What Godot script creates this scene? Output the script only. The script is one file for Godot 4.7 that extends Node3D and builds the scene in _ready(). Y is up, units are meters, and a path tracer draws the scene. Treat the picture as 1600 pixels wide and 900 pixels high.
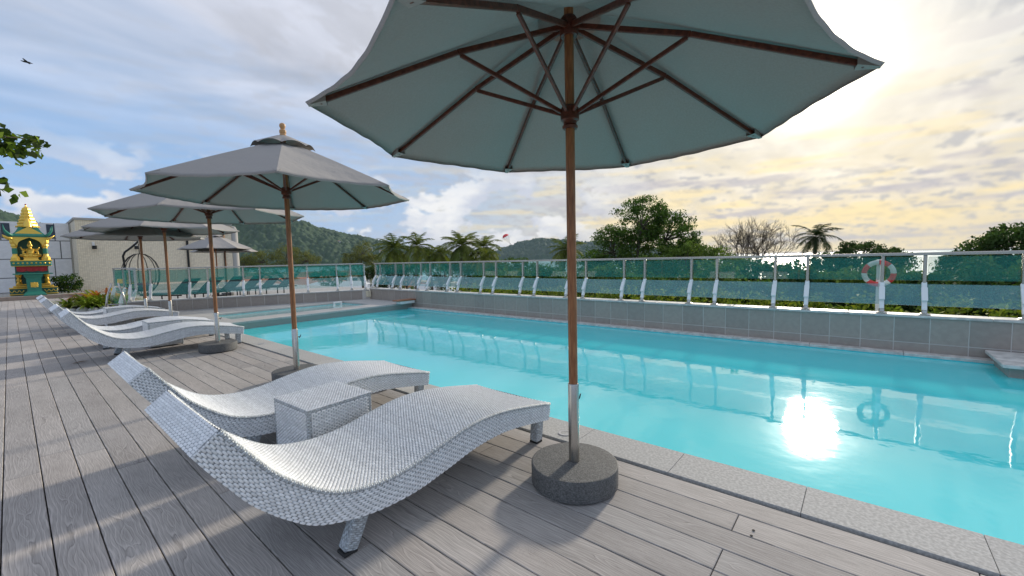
extends Node3D
# Hotel roof terrace with a pool, wicker loungers and parasols. x runs across the pool, -z along the deck boards.

const EYE := Vector3(0, 1.2, 0)
const SUN_TO := Vector3(0.943, 0.3255, -0.0675)
var M := {}
var used := {}
var rng := RandomNumberGenerator.new()

func _ready() -> void:
	rng.seed = 77
	set_camera()
	set_sky_and_sun()
	make_materials()
	build_ground()
	build_deck()
	build_pool()
	build_parapets()
	build_far_terrace()
	build_hills()
	build_vegetation()
	build_town()
	build_parasols()
	build_loungers()
	build_shrine()
	build_small_things()

# ---------------------------------------------------------------- camera, sky, sun
func set_camera() -> void:
	var yaw := deg_to_rad(50.1)
	var pitch := deg_to_rad(-4.0)
	var roll := deg_to_rad(1.3)
	var f := Vector3(sin(yaw) * cos(pitch), sin(pitch), -cos(yaw) * cos(pitch))
	var r := f.cross(Vector3.UP).normalized()
	var u := r.cross(f)
	var r2 := r * cos(roll) - u * sin(roll)
	var u2 := u * cos(roll) + r * sin(roll)
	var cam := Camera3D.new()
	cam.name = "camera"
	cam.fov = rad_to_deg(2.0 * atan(450.0 / 655.0))
	cam.near = 0.05
	cam.far = 12000.0
	cam.transform = Transform3D(Basis(r2, u2, -f), EYE)
	cam.current = true
	add_child(cam)

func sky_image() -> Image:
	var w := 2048
	var h := 1024
	var im := Image.create(w, h, false, Image.FORMAT_RGBF)
	im.fill(Color(0.42, 0.44, 0.46))
	var n1 := FastNoiseLite.new(); n1.seed = 4; n1.noise_type = FastNoiseLite.TYPE_SIMPLEX_SMOOTH; n1.frequency = 0.55; n1.fractal_octaves = 5; n1.fractal_gain = 0.5
	var n2 := FastNoiseLite.new(); n2.seed = 19; n2.noise_type = FastNoiseLite.TYPE_SIMPLEX_SMOOTH; n2.frequency = 1.0; n2.fractal_octaves = 6; n2.fractal_gain = 0.55
	var n3 := FastNoiseLite.new(); n3.seed = 8; n3.noise_type = FastNoiseLite.TYPE_SIMPLEX_SMOOTH; n3.frequency = 0.35; n3.fractal_octaves = 3
	var sun := SUN_TO.normalized()
	var saz := atan2(sun.x, -sun.z)
	for j in range(0, h / 2 + 2):
		var el := PI / 2 - (j + 0.5) / h * PI
		var ce := cos(el)
		var se := maxf(sin(el), 0.0)
		var eld := rad_to_deg(el)
		for i in w:
			var az := wrapf((i + 0.5) / w * TAU, -PI, PI)
			var d := Vector3(sin(az) * ce, se, -cos(az) * ce)
			var cg := d.dot(sun)
			var gam := rad_to_deg(acos(clampf(cg, -1.0, 1.0)))
			var da := rad_to_deg(absf(wrapf(az - saz, -PI, PI)))
			# clear air: blue, paler and warmer low towards the sun
			var blue := Vector3(0.27, 0.47, 0.78).lerp(Vector3(0.36, 0.54, 0.80), clampf(1.0 - eld / 14.0, 0.0, 1.0))
			var warm := exp(-pow(da / 36.0, 2.0)) * exp(-eld / 24.0)
			var c := blue.lerp(Vector3(1.0, 0.80, 0.43), clampf(warm * 1.15, 0.0, 1.0))
			# flat layer seen in perspective: high veil of stratus with folds
			var inv := 1.0 / (se + 0.10)
			var px := d.x * inv
			var pz := d.z * inv
			var wp := n3.get_noise_2d(px * 0.8 + 31.0, pz * 0.8)
			var veil := n1.get_noise_2d(px * 0.55 + wp * 1.2, pz * 0.55 + wp * 0.8 + 7.0)
			var fine := n2.get_noise_2d(px * 0.9 + wp, pz * 2.1 - wp)
			var cover := clampf(0.86 + veil * 0.8 + fine * 0.25, 0.0, 1.0)
			cover *= smoothstep(8.0, 24.0, eld + 12.0 * exp(-pow(da / 30.0, 2.0)))
			var near := exp(-pow(gam / 30.0, 2.0))
			var vcol := Vector3(0.645, 0.655, 0.725).lerp(Vector3(1.0, 0.93, 0.80), clampf(near * 1.0, 0.0, 1.0)) * (0.97 + 0.38 * fine - 0.12 * veil)
			c = c.lerp(vcol, cover * 0.86)
			# ripples of altocumulus and darker bands in the lit part
			var rip := n2.get_noise_2d(px * 3.2 + wp * 2.0, pz * 4.6)
			var dark := smoothstep(0.02, 0.34, rip + 0.35 * veil) * smoothstep(6.0, 16.0, gam) * exp(-pow(da / 62.0, 2.0))
			c = c.lerp(Vector3(0.46, 0.47, 0.51), dark * 0.8)
			var band := n2.get_noise_2d(az * 2.6, eld * 0.42 + 0.4 * wp)
			var bd := smoothstep(0.08, 0.38, band) * smoothstep(30.0, 6.0, eld) * exp(-pow(da / 55.0, 2.0)) * smoothstep(7.0, 13.0, gam)
			c = c.lerp(Vector3(0.56, 0.53, 0.56), bd * 0.80)
			var lite := smoothstep(0.05, 0.35, -band) * smoothstep(22.0, 2.0, eld) * exp(-pow(da / 45.0, 2.0))
			c = c.lerp(Vector3(1.05, 0.84, 0.42), lite * 0.75)
			# heaped clouds low over the sea and hills, away from the sun
			var heap := n2.get_noise_2d(az * 5.2 + 3.0, eld * 0.19) + 0.35 * n2.get_noise_2d(az * 17.0, eld * 0.7)
			var puff := smoothstep(-0.02, 0.13, heap) * smoothstep(13.5, 8.0, eld) * smoothstep(-0.5, 1.5, eld) * smoothstep(12.0, 34.0, da)
			var under := clampf(n2.get_noise_2d(az * 5.2 + 3.0, (eld - 1.4) * 0.19) * 2.2 + 0.25, 0.0, 1.0)
			c = c.lerp(Vector3(0.60, 0.64, 0.74).lerp(Vector3(0.90, 0.90, 0.90), under), puff * 0.92)
			# haze at the horizon
			c = c.lerp(Vector3(0.66, 0.70, 0.76).lerp(Vector3(0.98, 0.84, 0.58), clampf(exp(-pow(da / 48.0, 2.0)), 0.0, 1.0)), exp(-maxf(eld, 0.0) / 2.0) * 0.5)
			# light of the veiled sun
			var glow := 5.0 * exp(-pow(gam / 3.2, 2.0)) + 0.55 * exp(-gam / 5.0)
			var thin := clampf(1.0 - 0.7 * dark - 0.5 * bd - 0.3 * smoothstep(0.0, 0.4, fine), 0.15, 1.0)
			c += Vector3(1.0, 0.94, 0.80) * glow * thin
			im.set_pixel(i, j, Color(c.x, c.y, c.z))
	return im

func set_sky_and_sun() -> void:
	var pano := PanoramaSkyMaterial.new()
	pano.panorama = ImageTexture.create_from_image(sky_image())
	var sky := Sky.new()
	sky.sky_material = pano
	var env := Environment.new()
	env.background_mode = Environment.BG_SKY
	env.sky = sky
	env.background_energy_multiplier = 0.96
	env.tonemap_mode = Environment.TONE_MAPPER_LINEAR
	env.tonemap_exposure = 1.12
	env.sdfgi_enabled = true
	env.ssao_enabled = true
	env.ssil_enabled = true
	env.fog_enabled = true
	env.fog_density = 0.00006
	env.fog_light_color = Color(0.72, 0.80, 0.90)
	var we := WorldEnvironment.new()
	we.name = "world_environment"
	we.environment = env
	add_child(we)
	var sun := DirectionalLight3D.new()
	sun.name = "sun"
	sun.light_energy = 1.08
	sun.light_angular_distance = 4.5
	sun.light_color = Color(1.0, 0.955, 0.88)
	sun.shadow_enabled = true
	var z := SUN_TO.normalized()
	var x := Vector3.UP.cross(z).normalized()
	sun.transform = Transform3D(Basis(x, z.cross(x), z), Vector3(0, 30, 0))
	add_child(sun)

# ---------------------------------------------------------------- nodes
func numbered(called: String) -> String:
	if not used.has(called):
		used[called] = 0
		return called
	used[called] += 1
	return "%s_%03d" % [called, used[called]]

func thing(called: String, label: String, category: String, at := Vector3.ZERO, turn := 0.0, group := "") -> Node3D:
	var o := Node3D.new()
	o.name = numbered(called)
	o.position = at
	o.rotation.y = turn
	add_child(o)
	tag(o, label, category, group)
	return o

func tag(o: Node, label: String, category: String, group := "") -> void:
	o.set_meta("label", label)
	o.set_meta("category", category)
	if group != "":
		o.set_meta("group", group)

func part(parent: Node, called: String, mesh: Mesh, m: Material, at := Vector3.ZERO, turn := 0.0) -> MeshInstance3D:
	var o := MeshInstance3D.new()
	o.name = called
	o.mesh = mesh
	o.material_override = m
	o.position = at
	o.rotation.y = turn
	parent.add_child(o, true)
	return o

func solo(called: String, mesh: Mesh, m: Material, label: String, category: String, at := Vector3.ZERO, group := "") -> MeshInstance3D:
	var o := part(self, numbered(called), mesh, m, at)
	tag(o, label, category, group)
	return o

func structure(called: String, mesh: Mesh, m: Material, at := Vector3.ZERO) -> MeshInstance3D:
	var o := part(self, numbered(called), mesh, m, at)
	o.set_meta("kind", "structure")
	return o

func structure_root(called: String) -> Node3D:
	var o := Node3D.new()
	o.name = numbered(called)
	o.set_meta("kind", "structure")
	add_child(o)
	return o

# ---------------------------------------------------------------- mesh helpers
func S(smooth := false) -> SurfaceTool:
	var st := SurfaceTool.new()
	st.begin(Mesh.PRIMITIVE_TRIANGLES)
	st.set_smooth_group(0 if smooth else -1)
	return st

func fin(st: SurfaceTool) -> ArrayMesh:
	st.generate_normals()
	return st.commit()

# corners run counter-clockwise as seen from outside
func q(st: SurfaceTool, a: Vector3, b: Vector3, c: Vector3, d: Vector3, ua := Vector2(0, 0), ub := Vector2(1, 0), uc := Vector2(1, 1), ud := Vector2(0, 1)) -> void:
	st.set_uv(ua); st.add_vertex(a)
	st.set_uv(uc); st.add_vertex(c)
	st.set_uv(ub); st.add_vertex(b)
	st.set_uv(ua); st.add_vertex(a)
	st.set_uv(ud); st.add_vertex(d)
	st.set_uv(uc); st.add_vertex(c)

func t3(st: SurfaceTool, a: Vector3, b: Vector3, c: Vector3, ua := Vector2(0, 0), ub := Vector2(1, 0), uc := Vector2(1, 1)) -> void:
	st.set_uv(ua); st.add_vertex(a)
	st.set_uv(uc); st.add_vertex(c)
	st.set_uv(ub); st.add_vertex(b)

func planar(p: Vector3, n: Vector3, off: Vector2) -> Vector2:
	var a := n.abs()
	if a.y >= a.x and a.y >= a.z:
		return Vector2(p.x, p.z) + off
	if a.x >= a.z:
		return Vector2(p.z, p.y) + off
	return Vector2(p.x, p.y) + off

func pq(st: SurfaceTool, t: Transform3D, a: Vector3, b: Vector3, c: Vector3, d: Vector3, off := Vector2.ZERO) -> void:
	var n := (b - a).cross(c - a)
	q(st, t * a, t * b, t * c, t * d, planar(a, n, off), planar(b, n, off), planar(c, n, off), planar(d, n, off))

# a box of that size about t's origin, its edges chamfered by bev; uv in metres
func box(st: SurfaceTool, t: Transform3D, size: Vector3, bev := 0.0, off := Vector2.ZERO) -> void:
	var h := size * 0.5
	bev = minf(bev, 0.45 * minf(size.x, minf(size.y, size.z)))
	var i := h - Vector3(bev, bev, bev)
	for ax in 3:
		var b1 := (ax + 1) % 3
		var c1 := (ax + 2) % 3
		for s: float in [-1.0, 1.0]:
			var pts: Array[Vector3] = []
			for k in 4:
				var p := Vector3.ZERO
				p[ax] = s * h[ax]
				p[b1] = i[b1] * (-1.0 if k == 0 or k == 3 else 1.0)
				p[c1] = i[c1] * (-1.0 if k < 2 else 1.0)
				pts.append(p)
			if s > 0:
				pq(st, t, pts[0], pts[1], pts[2], pts[3], off)
			else:
				pq(st, t, pts[0], pts[3], pts[2], pts[1], off)
	if bev <= 0.0:
		return
	for ax in 3:
		var b1 := (ax + 1) % 3
		var c1 := (ax + 2) % 3
		for sb: float in [-1.0, 1.0]:
			for sc: float in [-1.0, 1.0]:
				var pts: Array[Vector3] = []
				for k in 4:
					var p := Vector3.ZERO
					p[ax] = i[ax] * (-1.0 if k == 0 or k == 3 else 1.0)
					p[b1] = sb * (h[b1] if k < 2 else i[b1])
					p[c1] = sc * (i[c1] if k < 2 else h[c1])
					pts.append(p)
				if sb * sc > 0:
					pq(st, t, pts[0], pts[1], pts[2], pts[3], off)
				else:
					pq(st, t, pts[0], pts[3], pts[2], pts[1], off)
	for sx: float in [-1.0, 1.0]:
		for sy: float in [-1.0, 1.0]:
			for sz: float in [-1.0, 1.0]:
				var a := Vector3(sx * h.x, sy * i.y, sz * i.z)
				var b := Vector3(sx * i.x, sy * h.y, sz * i.z)
				var c := Vector3(sx * i.x, sy * i.y, sz * h.z)
				if sx * sy * sz > 0:
					t3(st, t * a, t * b, t * c)
				else:
					t3(st, t * a, t * c, t * b)

func box_mesh(size: Vector3, bev := 0.0, at := Vector3.ZERO, off := Vector2.ZERO) -> ArrayMesh:
	var st := S()
	box(st, Transform3D(Basis(), at), size, bev, off)
	return fin(st)

# a box between two corners
func span(st: SurfaceTool, lo: Vector3, hi: Vector3, bev := 0.0, off := Vector2.ZERO) -> void:
	box(st, Transform3D(Basis(), (lo + hi) * 0.5), hi - lo, bev, off)

func span_mesh(lo: Vector3, hi: Vector3, bev := 0.0) -> ArrayMesh:
	var st := S()
	span(st, lo, hi, bev)
	return fin(st)

# a bar of square section from a to b
func bar(st: SurfaceTool, a: Vector3, b: Vector3, w: float, h: float, bev := 0.0, up := Vector3.UP) -> void:
	var z := (b - a).normalized()
	var x := up.cross(z)
	if x.length() < 0.01:
		x = Vector3.RIGHT.cross(z)
	x = x.normalized()
	box(st, Transform3D(Basis(x, z.cross(x), z), (a + b) * 0.5), Vector3(w, h, (b - a).length()), bev)

# smooth tube through points
func tube(st: SurfaceTool, path: Array, radii: Array, segs := 8, caps := true) -> void:
	var n := path.size()
	var rings := []
	var x := Vector3.ZERO
	var along := 0.0
	var vs := []
	for k in n:
		var dir: Vector3 = (path[mini(k + 1, n - 1)] - path[maxi(k - 1, 0)]).normalized()
		if k == 0:
			x = dir.cross(Vector3.UP)
			if x.length() < 0.05:
				x = dir.cross(Vector3.RIGHT)
			x = x.normalized()
		else:
			x = (x - dir * x.dot(dir)).normalized()
			along += (path[k] - path[k - 1]).length()
		var y := dir.cross(x)
		var ring := []
		var r: float = radii[mini(k, radii.size() - 1)]
		for s in segs:
			var a := TAU * s / segs
			ring.append(path[k] + (x * cos(a) + y * sin(a)) * r)
		rings.append(ring)
		vs.append(along)
	for k in n - 1:
		for s in segs:
			var s2 := (s + 1) % segs
			var rr: float = radii[mini(k, radii.size() - 1)] * TAU
			var u0 := rr * s / segs
			var u1 := rr * (s + 1) / segs
			q(st, rings[k][s], rings[k][s2], rings[k + 1][s2], rings[k + 1][s], Vector2(u0, vs[k]), Vector2(u1, vs[k]), Vector2(u1, vs[k + 1]), Vector2(u0, vs[k + 1]))
	if caps:
		for s in segs:
			var s2 := (s + 1) % segs
			t3(st, path[0], rings[0][s2], rings[0][s])
			t3(st, path[n - 1], rings[n - 1][s], rings[n - 1][s2])

# profile of (radius, height) turned about the y axis, from bottom to top; corners stay crisp
func lathe(st: SurfaceTool, prof: Array, segs := 24, at := Vector3.ZERO, square := 0.0) -> void:
	var g := 1
	for k in prof.size() - 1:
		if k > 0:
			var a: Vector2 = (prof[k] - prof[k - 1]).normalized()
			var b: Vector2 = (prof[k + 1] - prof[k]).normalized()
			if a.dot(b) < 0.8:
				g += 1
		st.set_smooth_group(g if square == 0.0 else -1)
		for s in segs:
			var a0 := TAU * s / segs + square
			var a1 := TAU * (s + 1) / segs + square
			var d0 := Vector3(cos(a0), 0, -sin(a0))
			var d1 := Vector3(cos(a1), 0, -sin(a1))
			var p: Vector2 = prof[k]
			var r: Vector2 = prof[k + 1]
			var A := at + d0 * p.x + Vector3.UP * p.y
			var B := at + d1 * p.x + Vector3.UP * p.y
			var C := at + d1 * r.x + Vector3.UP * r.y
			var D := at + d0 * r.x + Vector3.UP * r.y
			var ru := maxf(p.x, r.x)
			var ua := Vector2(a0 * ru, p.y)
			var ub := Vector2(a1 * ru, p.y)
			var uc := Vector2(a1 * ru, r.y)
			var ud := Vector2(a0 * ru, r.y)
			if absf(p.y - r.y) < 0.2 * absf(p.x - r.x):
				ua = Vector2(A.x, A.z); ub = Vector2(B.x, B.z); uc = Vector2(C.x, C.z); ud = Vector2(D.x, D.z)
			if p.x < 1e-5:
				t3(st, A, C, D, ua, uc, ud)
			elif r.x < 1e-5:
				t3(st, A, B, C, ua, ub, uc)
			else:
				q(st, A, B, C, D, ua, ub, uc, ud)

func lathe_mesh(prof: Array, segs := 24, at := Vector3.ZERO, square := 0.0) -> ArrayMesh:
	var st := S(true)
	lathe(st, prof, segs, at, square)
	return fin(st)

# rows of points as a smooth sheet; rows[0] -> rows[n] along v; outside is (along row) x (across rows)
func sheet(st: SurfaceTool, rows: Array, uvs: Array) -> void:
	for j in rows.size() - 1:
		for i in rows[j].size() - 1:
			q(st, rows[j][i], rows[j][i + 1], rows[j + 1][i + 1], rows[j + 1][i], uvs[j][i], uvs[j][i + 1], uvs[j + 1][i + 1], uvs[j + 1][i])

func curve_points(pts: Array, n: int) -> Array:
	var out := []
	var m := pts.size()
	for k in n:
		var t := float(k) / (n - 1) * (m - 1)
		var i := mini(int(t), m - 2)
		var f := t - i
		var p0: Vector2 = pts[maxi(i - 1, 0)]
		var p1: Vector2 = pts[i]
		var p2: Vector2 = pts[i + 1]
		var p3: Vector2 = pts[mini(i + 2, m - 1)]
		out.append(p1.cubic_interpolate(p2, p0, p3, f))
	return out

func ellipsoid(st: SurfaceTool, c: Vector3, r: Vector3, nu := 12, nv := 8) -> void:
	for j in nv:
		for i in nu:
			var P := []
			for k in 4:
				var a := TAU * (i + (1 if k == 1 or k == 2 else 0)) / nu
				var b := -PI / 2 + PI * (j + (1 if k > 1 else 0)) / nv
				P.append(c + Vector3(cos(a) * cos(b) * r.x, sin(b) * r.y, -sin(a) * cos(b) * r.z))
			if j == 0:
				t3(st, P[0], P[2], P[3])
			elif j == nv - 1:
				t3(st, P[0], P[1], P[2])
			else:
				q(st, P[0], P[1], P[2], P[3])

# ---------------------------------------------------------------- materials
func noise_tex(sd: int, freq: float, lo: Color, hi: Color, size := 512, octaves := 4, kind := FastNoiseLite.TYPE_SIMPLEX_SMOOTH, a := 0.25, b := 0.75) -> NoiseTexture2D:
	var n := FastNoiseLite.new()
	n.seed = sd
	n.noise_type = kind
	n.frequency = freq
	n.fractal_octaves = octaves
	var g := Gradient.new()
	g.offsets = PackedFloat32Array([a, b])
	g.colors = PackedColorArray([lo, hi])
	var t := NoiseTexture2D.new()
	t.width = size
	t.height = size
	t.seamless = true
	t.noise = n
	t.color_ramp = g
	return t

func bump_tex(sd: int, freq: float, size := 512, octaves := 4, strength := 4.0) -> NoiseTexture2D:
	var n := FastNoiseLite.new()
	n.seed = sd
	n.noise_type = FastNoiseLite.TYPE_SIMPLEX_SMOOTH
	n.frequency = freq
	n.fractal_octaves = octaves
	var t := NoiseTexture2D.new()
	t.width = size
	t.height = size
	t.seamless = true
	t.as_normal_map = true
	t.bump_strength = strength
	t.noise = n
	return t

func mat(called: String, c: Color, rough: float, metal := 0.0) -> StandardMaterial3D:
	var m := StandardMaterial3D.new()
	m.resource_name = called
	m.albedo_color = c.linear_to_srgb()
	m.roughness = rough
	m.metallic = metal
	M[called] = m
	return m

func textured(m: StandardMaterial3D, t: Texture2D, scale: float, tri := true) -> StandardMaterial3D:
	m.albedo_texture = t
	m.uv1_scale = Vector3(scale, scale, scale)
	m.uv1_triplanar = tri
	m.uv1_world_triplanar = tri
	return m

func grey(v: float) -> Color:
	return Color(v, v, v)

func wood_images() -> Array:
	var w := 512
	var h := 1536
	var col := Image.create(w, h, false, Image.FORMAT_RGB8)
	var hgt := Image.create(w, h, false, Image.FORMAT_L8)
	var n := FastNoiseLite.new(); n.seed = 5; n.frequency = 1.0; n.fractal_octaves = 3
	var nb := FastNoiseLite.new(); nb.seed = 6; nb.frequency = 1.0; nb.fractal_type = FastNoiseLite.FRACTAL_NONE
	var fineN := FastNoiseLite.new(); fineN.seed = 9; fineN.frequency = 1.0; fineN.fractal_octaves = 2
	for j in h:
		var y := 3.0 * j / h
		var ya := sin(y / 3.0 * TAU) * 1.2
		var yb := cos(y / 3.0 * TAU) * 1.2
		for i in w:
			var s := i / 128
			var x := (i % 128) / 128.0 - 0.5
			var c0 := 0.16 * n.get_noise_3d(s * 9.0, ya * 0.8, yb * 0.8)
			var xx := x - c0
			var bend := nb.get_noise_3d(s * 17.0 + xx * 0.8, ya * 1.0, yb * 1.0)
			var swirl := nb.get_noise_3d(s * 5.0 + 40.0 + xx * 4.0, ya * 2.6, yb * 2.6)
			var v := absf(xx) * 7.5 - 5.0 * xx * xx + (bend * 1.9 + swirl * 0.12) * exp(-pow(xx / 0.15, 2.0)) + bend * 0.12
			var ph := fposmod(v * 2.4, 1.0)
			var ring := smoothstep(0.55, 0.86, ph) * smoothstep(1.0, 0.93, ph)
			var pore := smoothstep(0.16, 0.0, ph)
			var grain := fineN.get_noise_3d(i * 0.36, ya * 3.0, yb * 3.0)
			var soft := n.get_noise_3d(x * 0.7 + s * 3.0, ya * 0.6 + 9.0, yb * 0.6)
			var val := 0.875 + 0.085 * ring - 0.115 * pore + 0.12 * grain + 0.06 * soft
			val = clampf(val, 0.0, 1.0)
			col.set_pixel(i, j, Color(val, val * 0.992, val * 0.985))
			hgt.set_pixel(i, j, grey(clampf(0.5 + 0.3 * ring - 0.4 * pore + 0.25 * grain, 0.0, 1.0)))
	return [ImageTexture.create_from_image(col), ImageTexture.create_from_image(hgt)]

# woven strands: cu x cv strands over one texture, each passing over and under the next
func weave_images(cu: int, cv: int, size: int, sd: int) -> Array:
	var col := Image.create(size, size, false, Image.FORMAT_RGB8)
	var hgt := Image.create(size, size, false, Image.FORMAT_L8)
	var r := RandomNumberGenerator.new()
	r.seed = sd
	var ta := []
	var tb := []
	for k in cv:
		ta.append(r.randf_range(0.90, 1.0))
	for k in cu:
		tb.append(r.randf_range(0.80, 0.92))
	var jit := []
	for k in cu * cv:
		jit.append(r.randf_range(-0.16, 0.03))
	for j in size:
		for i in size:
			var u := float(i) / size * cu
			var v := float(j) / size * cv
			var iu := int(u)
			var iv := int(v)
			var fu := u - iu - 0.5
			var fv := v - iv - 0.5
			# wide weft strands run along u, covering two of three warps, staggered by row
			var ph := fposmod(u + iv * 1.5, 3.0)
			var over := ph < 2.25
			var hh := 0.0
			var val := 0.0
			if over:
				var e := minf(ph, 2.25 - ph) / 1.1
				hh = sqrt(maxf(0.0, 1.0 - pow(absf(fv) * 2.02, 2.6))) * (0.45 + 0.55 * sqrt(clampf(e * 1.6, 0.0, 1.0)))
				val = ta[iv]
			else:
				hh = sqrt(maxf(0.0, 1.0 - pow(absf(ph - 2.62) * 2.9, 2.0))) * 0.72
				val = tb[iu]
			val = val + jit[iv * cu + iu]
			if hh < 0.22:
				val = 0.44
			col.set_pixel(i, j, Color(val * 0.965, val * 0.99, val))
			hgt.set_pixel(i, j, grey(hh))
	return [ImageTexture.create_from_image(col), ImageTexture.create_from_image(hgt)]

func make_materials() -> void:
	var wood := wood_images()
	for k in 5:
		var m := mat("deck_%d" % k, [Color(0.510, 0.485, 0.468), Color(0.465, 0.444, 0.432), Color(0.555, 0.527, 0.506), Color(0.490, 0.475, 0.466), Color(0.530, 0.497, 0.474)][k], 0.78)
		m.metallic_specular = 0.28
		m.albedo_texture = wood[0]
		m.heightmap_enabled = true
		m.heightmap_texture = wood[1]
		m.heightmap_scale = 0.035
	mat("dark_gap", grey(0.02), 0.9)
	mat("joist", Color(0.20, 0.18, 0.16), 0.9)
	var wv := weave_images(24, 24, 512, 3)
	var wick := mat("wicker", Color(0.76, 0.78, 0.81), 0.5)
	wick.albedo_texture = wv[0]
	wick.heightmap_enabled = true
	wick.heightmap_texture = wv[1]
	wick.heightmap_scale = 0.5
	wick.uv1_scale = Vector3(4.2, 4.6, 1)
	var wtop := mat("wicker_seat", Color(0.76, 0.78, 0.81), 0.5)
	wtop.albedo_texture = wv[0]
	wtop.heightmap_enabled = true
	wtop.heightmap_texture = wv[1]
	wtop.heightmap_scale = 0.45
	wtop.uv1_scale = Vector3(5.4, 6.0, 1)
	var strand := mat("strand", Color(1, 1, 1), 0.5)
	strand.vertex_color_use_as_albedo = true
	mat("rubber", grey(0.03), 0.7)
	var fab := mat("canopy", Color(0.345, 0.328, 0.312), 0.9)
	textured(fab, noise_tex(61, 0.09, grey(0.95), grey(1.0), 512, 4), 1.6)
	fab.normal_enabled = true
	fab.normal_texture = bump_tex(62, 0.012, 512, 3, 5.0)
	fab.normal_scale = 0.5
	var teak := mat("teak", Color(0.36, 0.155, 0.060), 0.42)
	textured(teak, noise_tex(12, 0.02, Color(0.78, 0.74, 0.70), Color(1, 1, 1), 256, 4), 3.0)
	teak.uv1_scale = Vector3(14, 1.2, 14)
	var mah := mat("mahogany", Color(0.15, 0.042, 0.022), 0.38)
	textured(mah, noise_tex(13, 0.02, Color(0.7, 0.66, 0.62), Color(1, 1, 1), 256, 4), 6.0)
	mat("pale_wood", Color(0.55, 0.30, 0.13), 0.45)
	mat("bare_wood", Color(0.33, 0.13, 0.06), 0.5)
	mat("steel", Color(0.50, 0.485, 0.455), 0.26, 1.0)
	mat("brushed", Color(0.58, 0.57, 0.56), 0.34, 1.0)
	mat("white_steel", Color(0.78, 0.79, 0.80), 0.4, 0.1)
	mat("black_metal", grey(0.02), 0.45, 0.4)
	var gran := mat("granite", Color(0.17, 0.173, 0.173), 0.75)
	textured(gran, noise_tex(21, 0.17, grey(0.62), grey(1.0), 512, 2, FastNoiseLite.TYPE_VALUE, 0.2, 0.8), 2.6)
	for k in 3:
		var st := mat("coping_%d" % k, [Color(0.53, 0.523, 0.505), Color(0.505, 0.50, 0.485), Color(0.555, 0.548, 0.527)][k], 0.8)
		st.metallic_specular = 0.25
		textured(st, noise_tex(30 + k, 0.045, grey(0.87), grey(1.0), 1024, 7, FastNoiseLite.TYPE_SIMPLEX_SMOOTH, 0.25, 0.72), 1.1)
		st.heightmap_enabled = true
		st.heightmap_texture = noise_tex(35, 0.09, grey(0.0), grey(1.0), 512, 5)
		st.heightmap_scale = 0.03
	for k in 3:
		var tl := mat("wall_tile_%d" % k, [Color(0.36, 0.315, 0.278), Color(0.335, 0.295, 0.262), Color(0.375, 0.33, 0.29)][k], 0.38)
		textured(tl, noise_tex(40 + k, 0.03, grey(0.955), grey(1.0), 256, 5), 1.5)
	mat("grout", Color(0.62, 0.60, 0.57), 0.9)
	var cap := mat("cap_stone", Color(0.66, 0.65, 0.62), 0.5)
	textured(cap, noise_tex(45, 0.03, grey(0.85), grey(1.0), 256, 5), 1.0)
	var ptile := mat("pool_tile", Color(0.05, 0.82, 0.92), 0.35)
	textured(ptile, mosaic_tex(), 1.0)
	var ptile2 := mat("wading_tile", Color(0.40, 0.78, 0.78), 0.4)
	textured(ptile2, mosaic_tex(), 1.0)
	var water := mat("water", Color(0.09, 0.91, 0.97), 0.03)
	water.transparency = BaseMaterial3D.TRANSPARENCY_ALPHA
	water.albedo_color.a = 0.72
	water.metallic_specular = 0.71
	water.normal_enabled = true
	water.normal_texture = bump_tex(50, 0.008, 1024, 4, 6.0)
	water.normal_scale = 0.05
	water.uv1_scale = Vector3(0.30, 0.30, 1)
	var water2 := water.duplicate()
	water2.albedo_color = Color(Color(0.55, 0.88, 0.88).linear_to_srgb(), 0.55)
	M["wading_water"] = water2
	var gl := mat("glass", Color(0.008, 0.27, 0.24), 0.0)
	gl.transparency = BaseMaterial3D.TRANSPARENCY_ALPHA
	gl.albedo_color.a = 0.24
	var gl2 := mat("glass_film", Color(0.12, 0.40, 0.43), 0.0)
	gl2.transparency = BaseMaterial3D.TRANSPARENCY_ALPHA
	gl2.albedo_color.a = 0.26
	var gl4 := mat("glass_deep", Color(0.005, 0.36, 0.30), 0.0)
	gl4.transparency = BaseMaterial3D.TRANSPARENCY_ALPHA
	gl4.albedo_color.a = 0.42
	var gl3 := mat("glass_pale", Color(0.10, 0.50, 0.46), 0.0)
	gl3.transparency = BaseMaterial3D.TRANSPARENCY_ALPHA
	gl3.albedo_color.a = 0.20
	var sea := mat("sea", Color(0.13, 0.34, 0.36), 0.4)
	sea.normal_enabled = true
	sea.normal_texture = bump_tex(55, 0.02, 512, 5, 8.0)
	sea.normal_scale = 0.6
	sea.uv1_triplanar = true
	sea.uv1_world_triplanar = true
	sea.uv1_scale = Vector3(0.03, 0.03, 0.03)
	var gr := mat("ground", Color(0.15, 0.155, 0.09), 0.95)
	textured(gr, noise_tex(70, 0.02, Color(0.55, 0.65, 0.5), Color(1, 0.95, 0.9), 512, 5), 0.02)
	var pave := mat("paving", Color(0.46, 0.45, 0.43), 0.8)
	textured(pave, noise_tex(71, 0.03, grey(0.8), grey(1.0), 512, 5), 0.6)
	var leaf := mat("leaf", Color(1, 1, 1), 0.75)
	leaf.metallic_specular = 0.3
	leaf.vertex_color_use_as_albedo = true
	leaf.backlight_enabled = true
	leaf.backlight = Color(0.6, 0.65, 0.35).linear_to_srgb()
	var far := mat("hill_wood", Color(1, 1, 1), 0.95)
	far.vertex_color_use_as_albedo = true
	var bark := mat("bark", Color(0.15, 0.12, 0.09), 0.9)
	textured(bark, noise_tex(75, 0.06, grey(0.55), grey(1.0), 256, 5), 1.2)
	var palmbark := mat("palm_bark", Color(0.24, 0.20, 0.16), 0.9)
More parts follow.
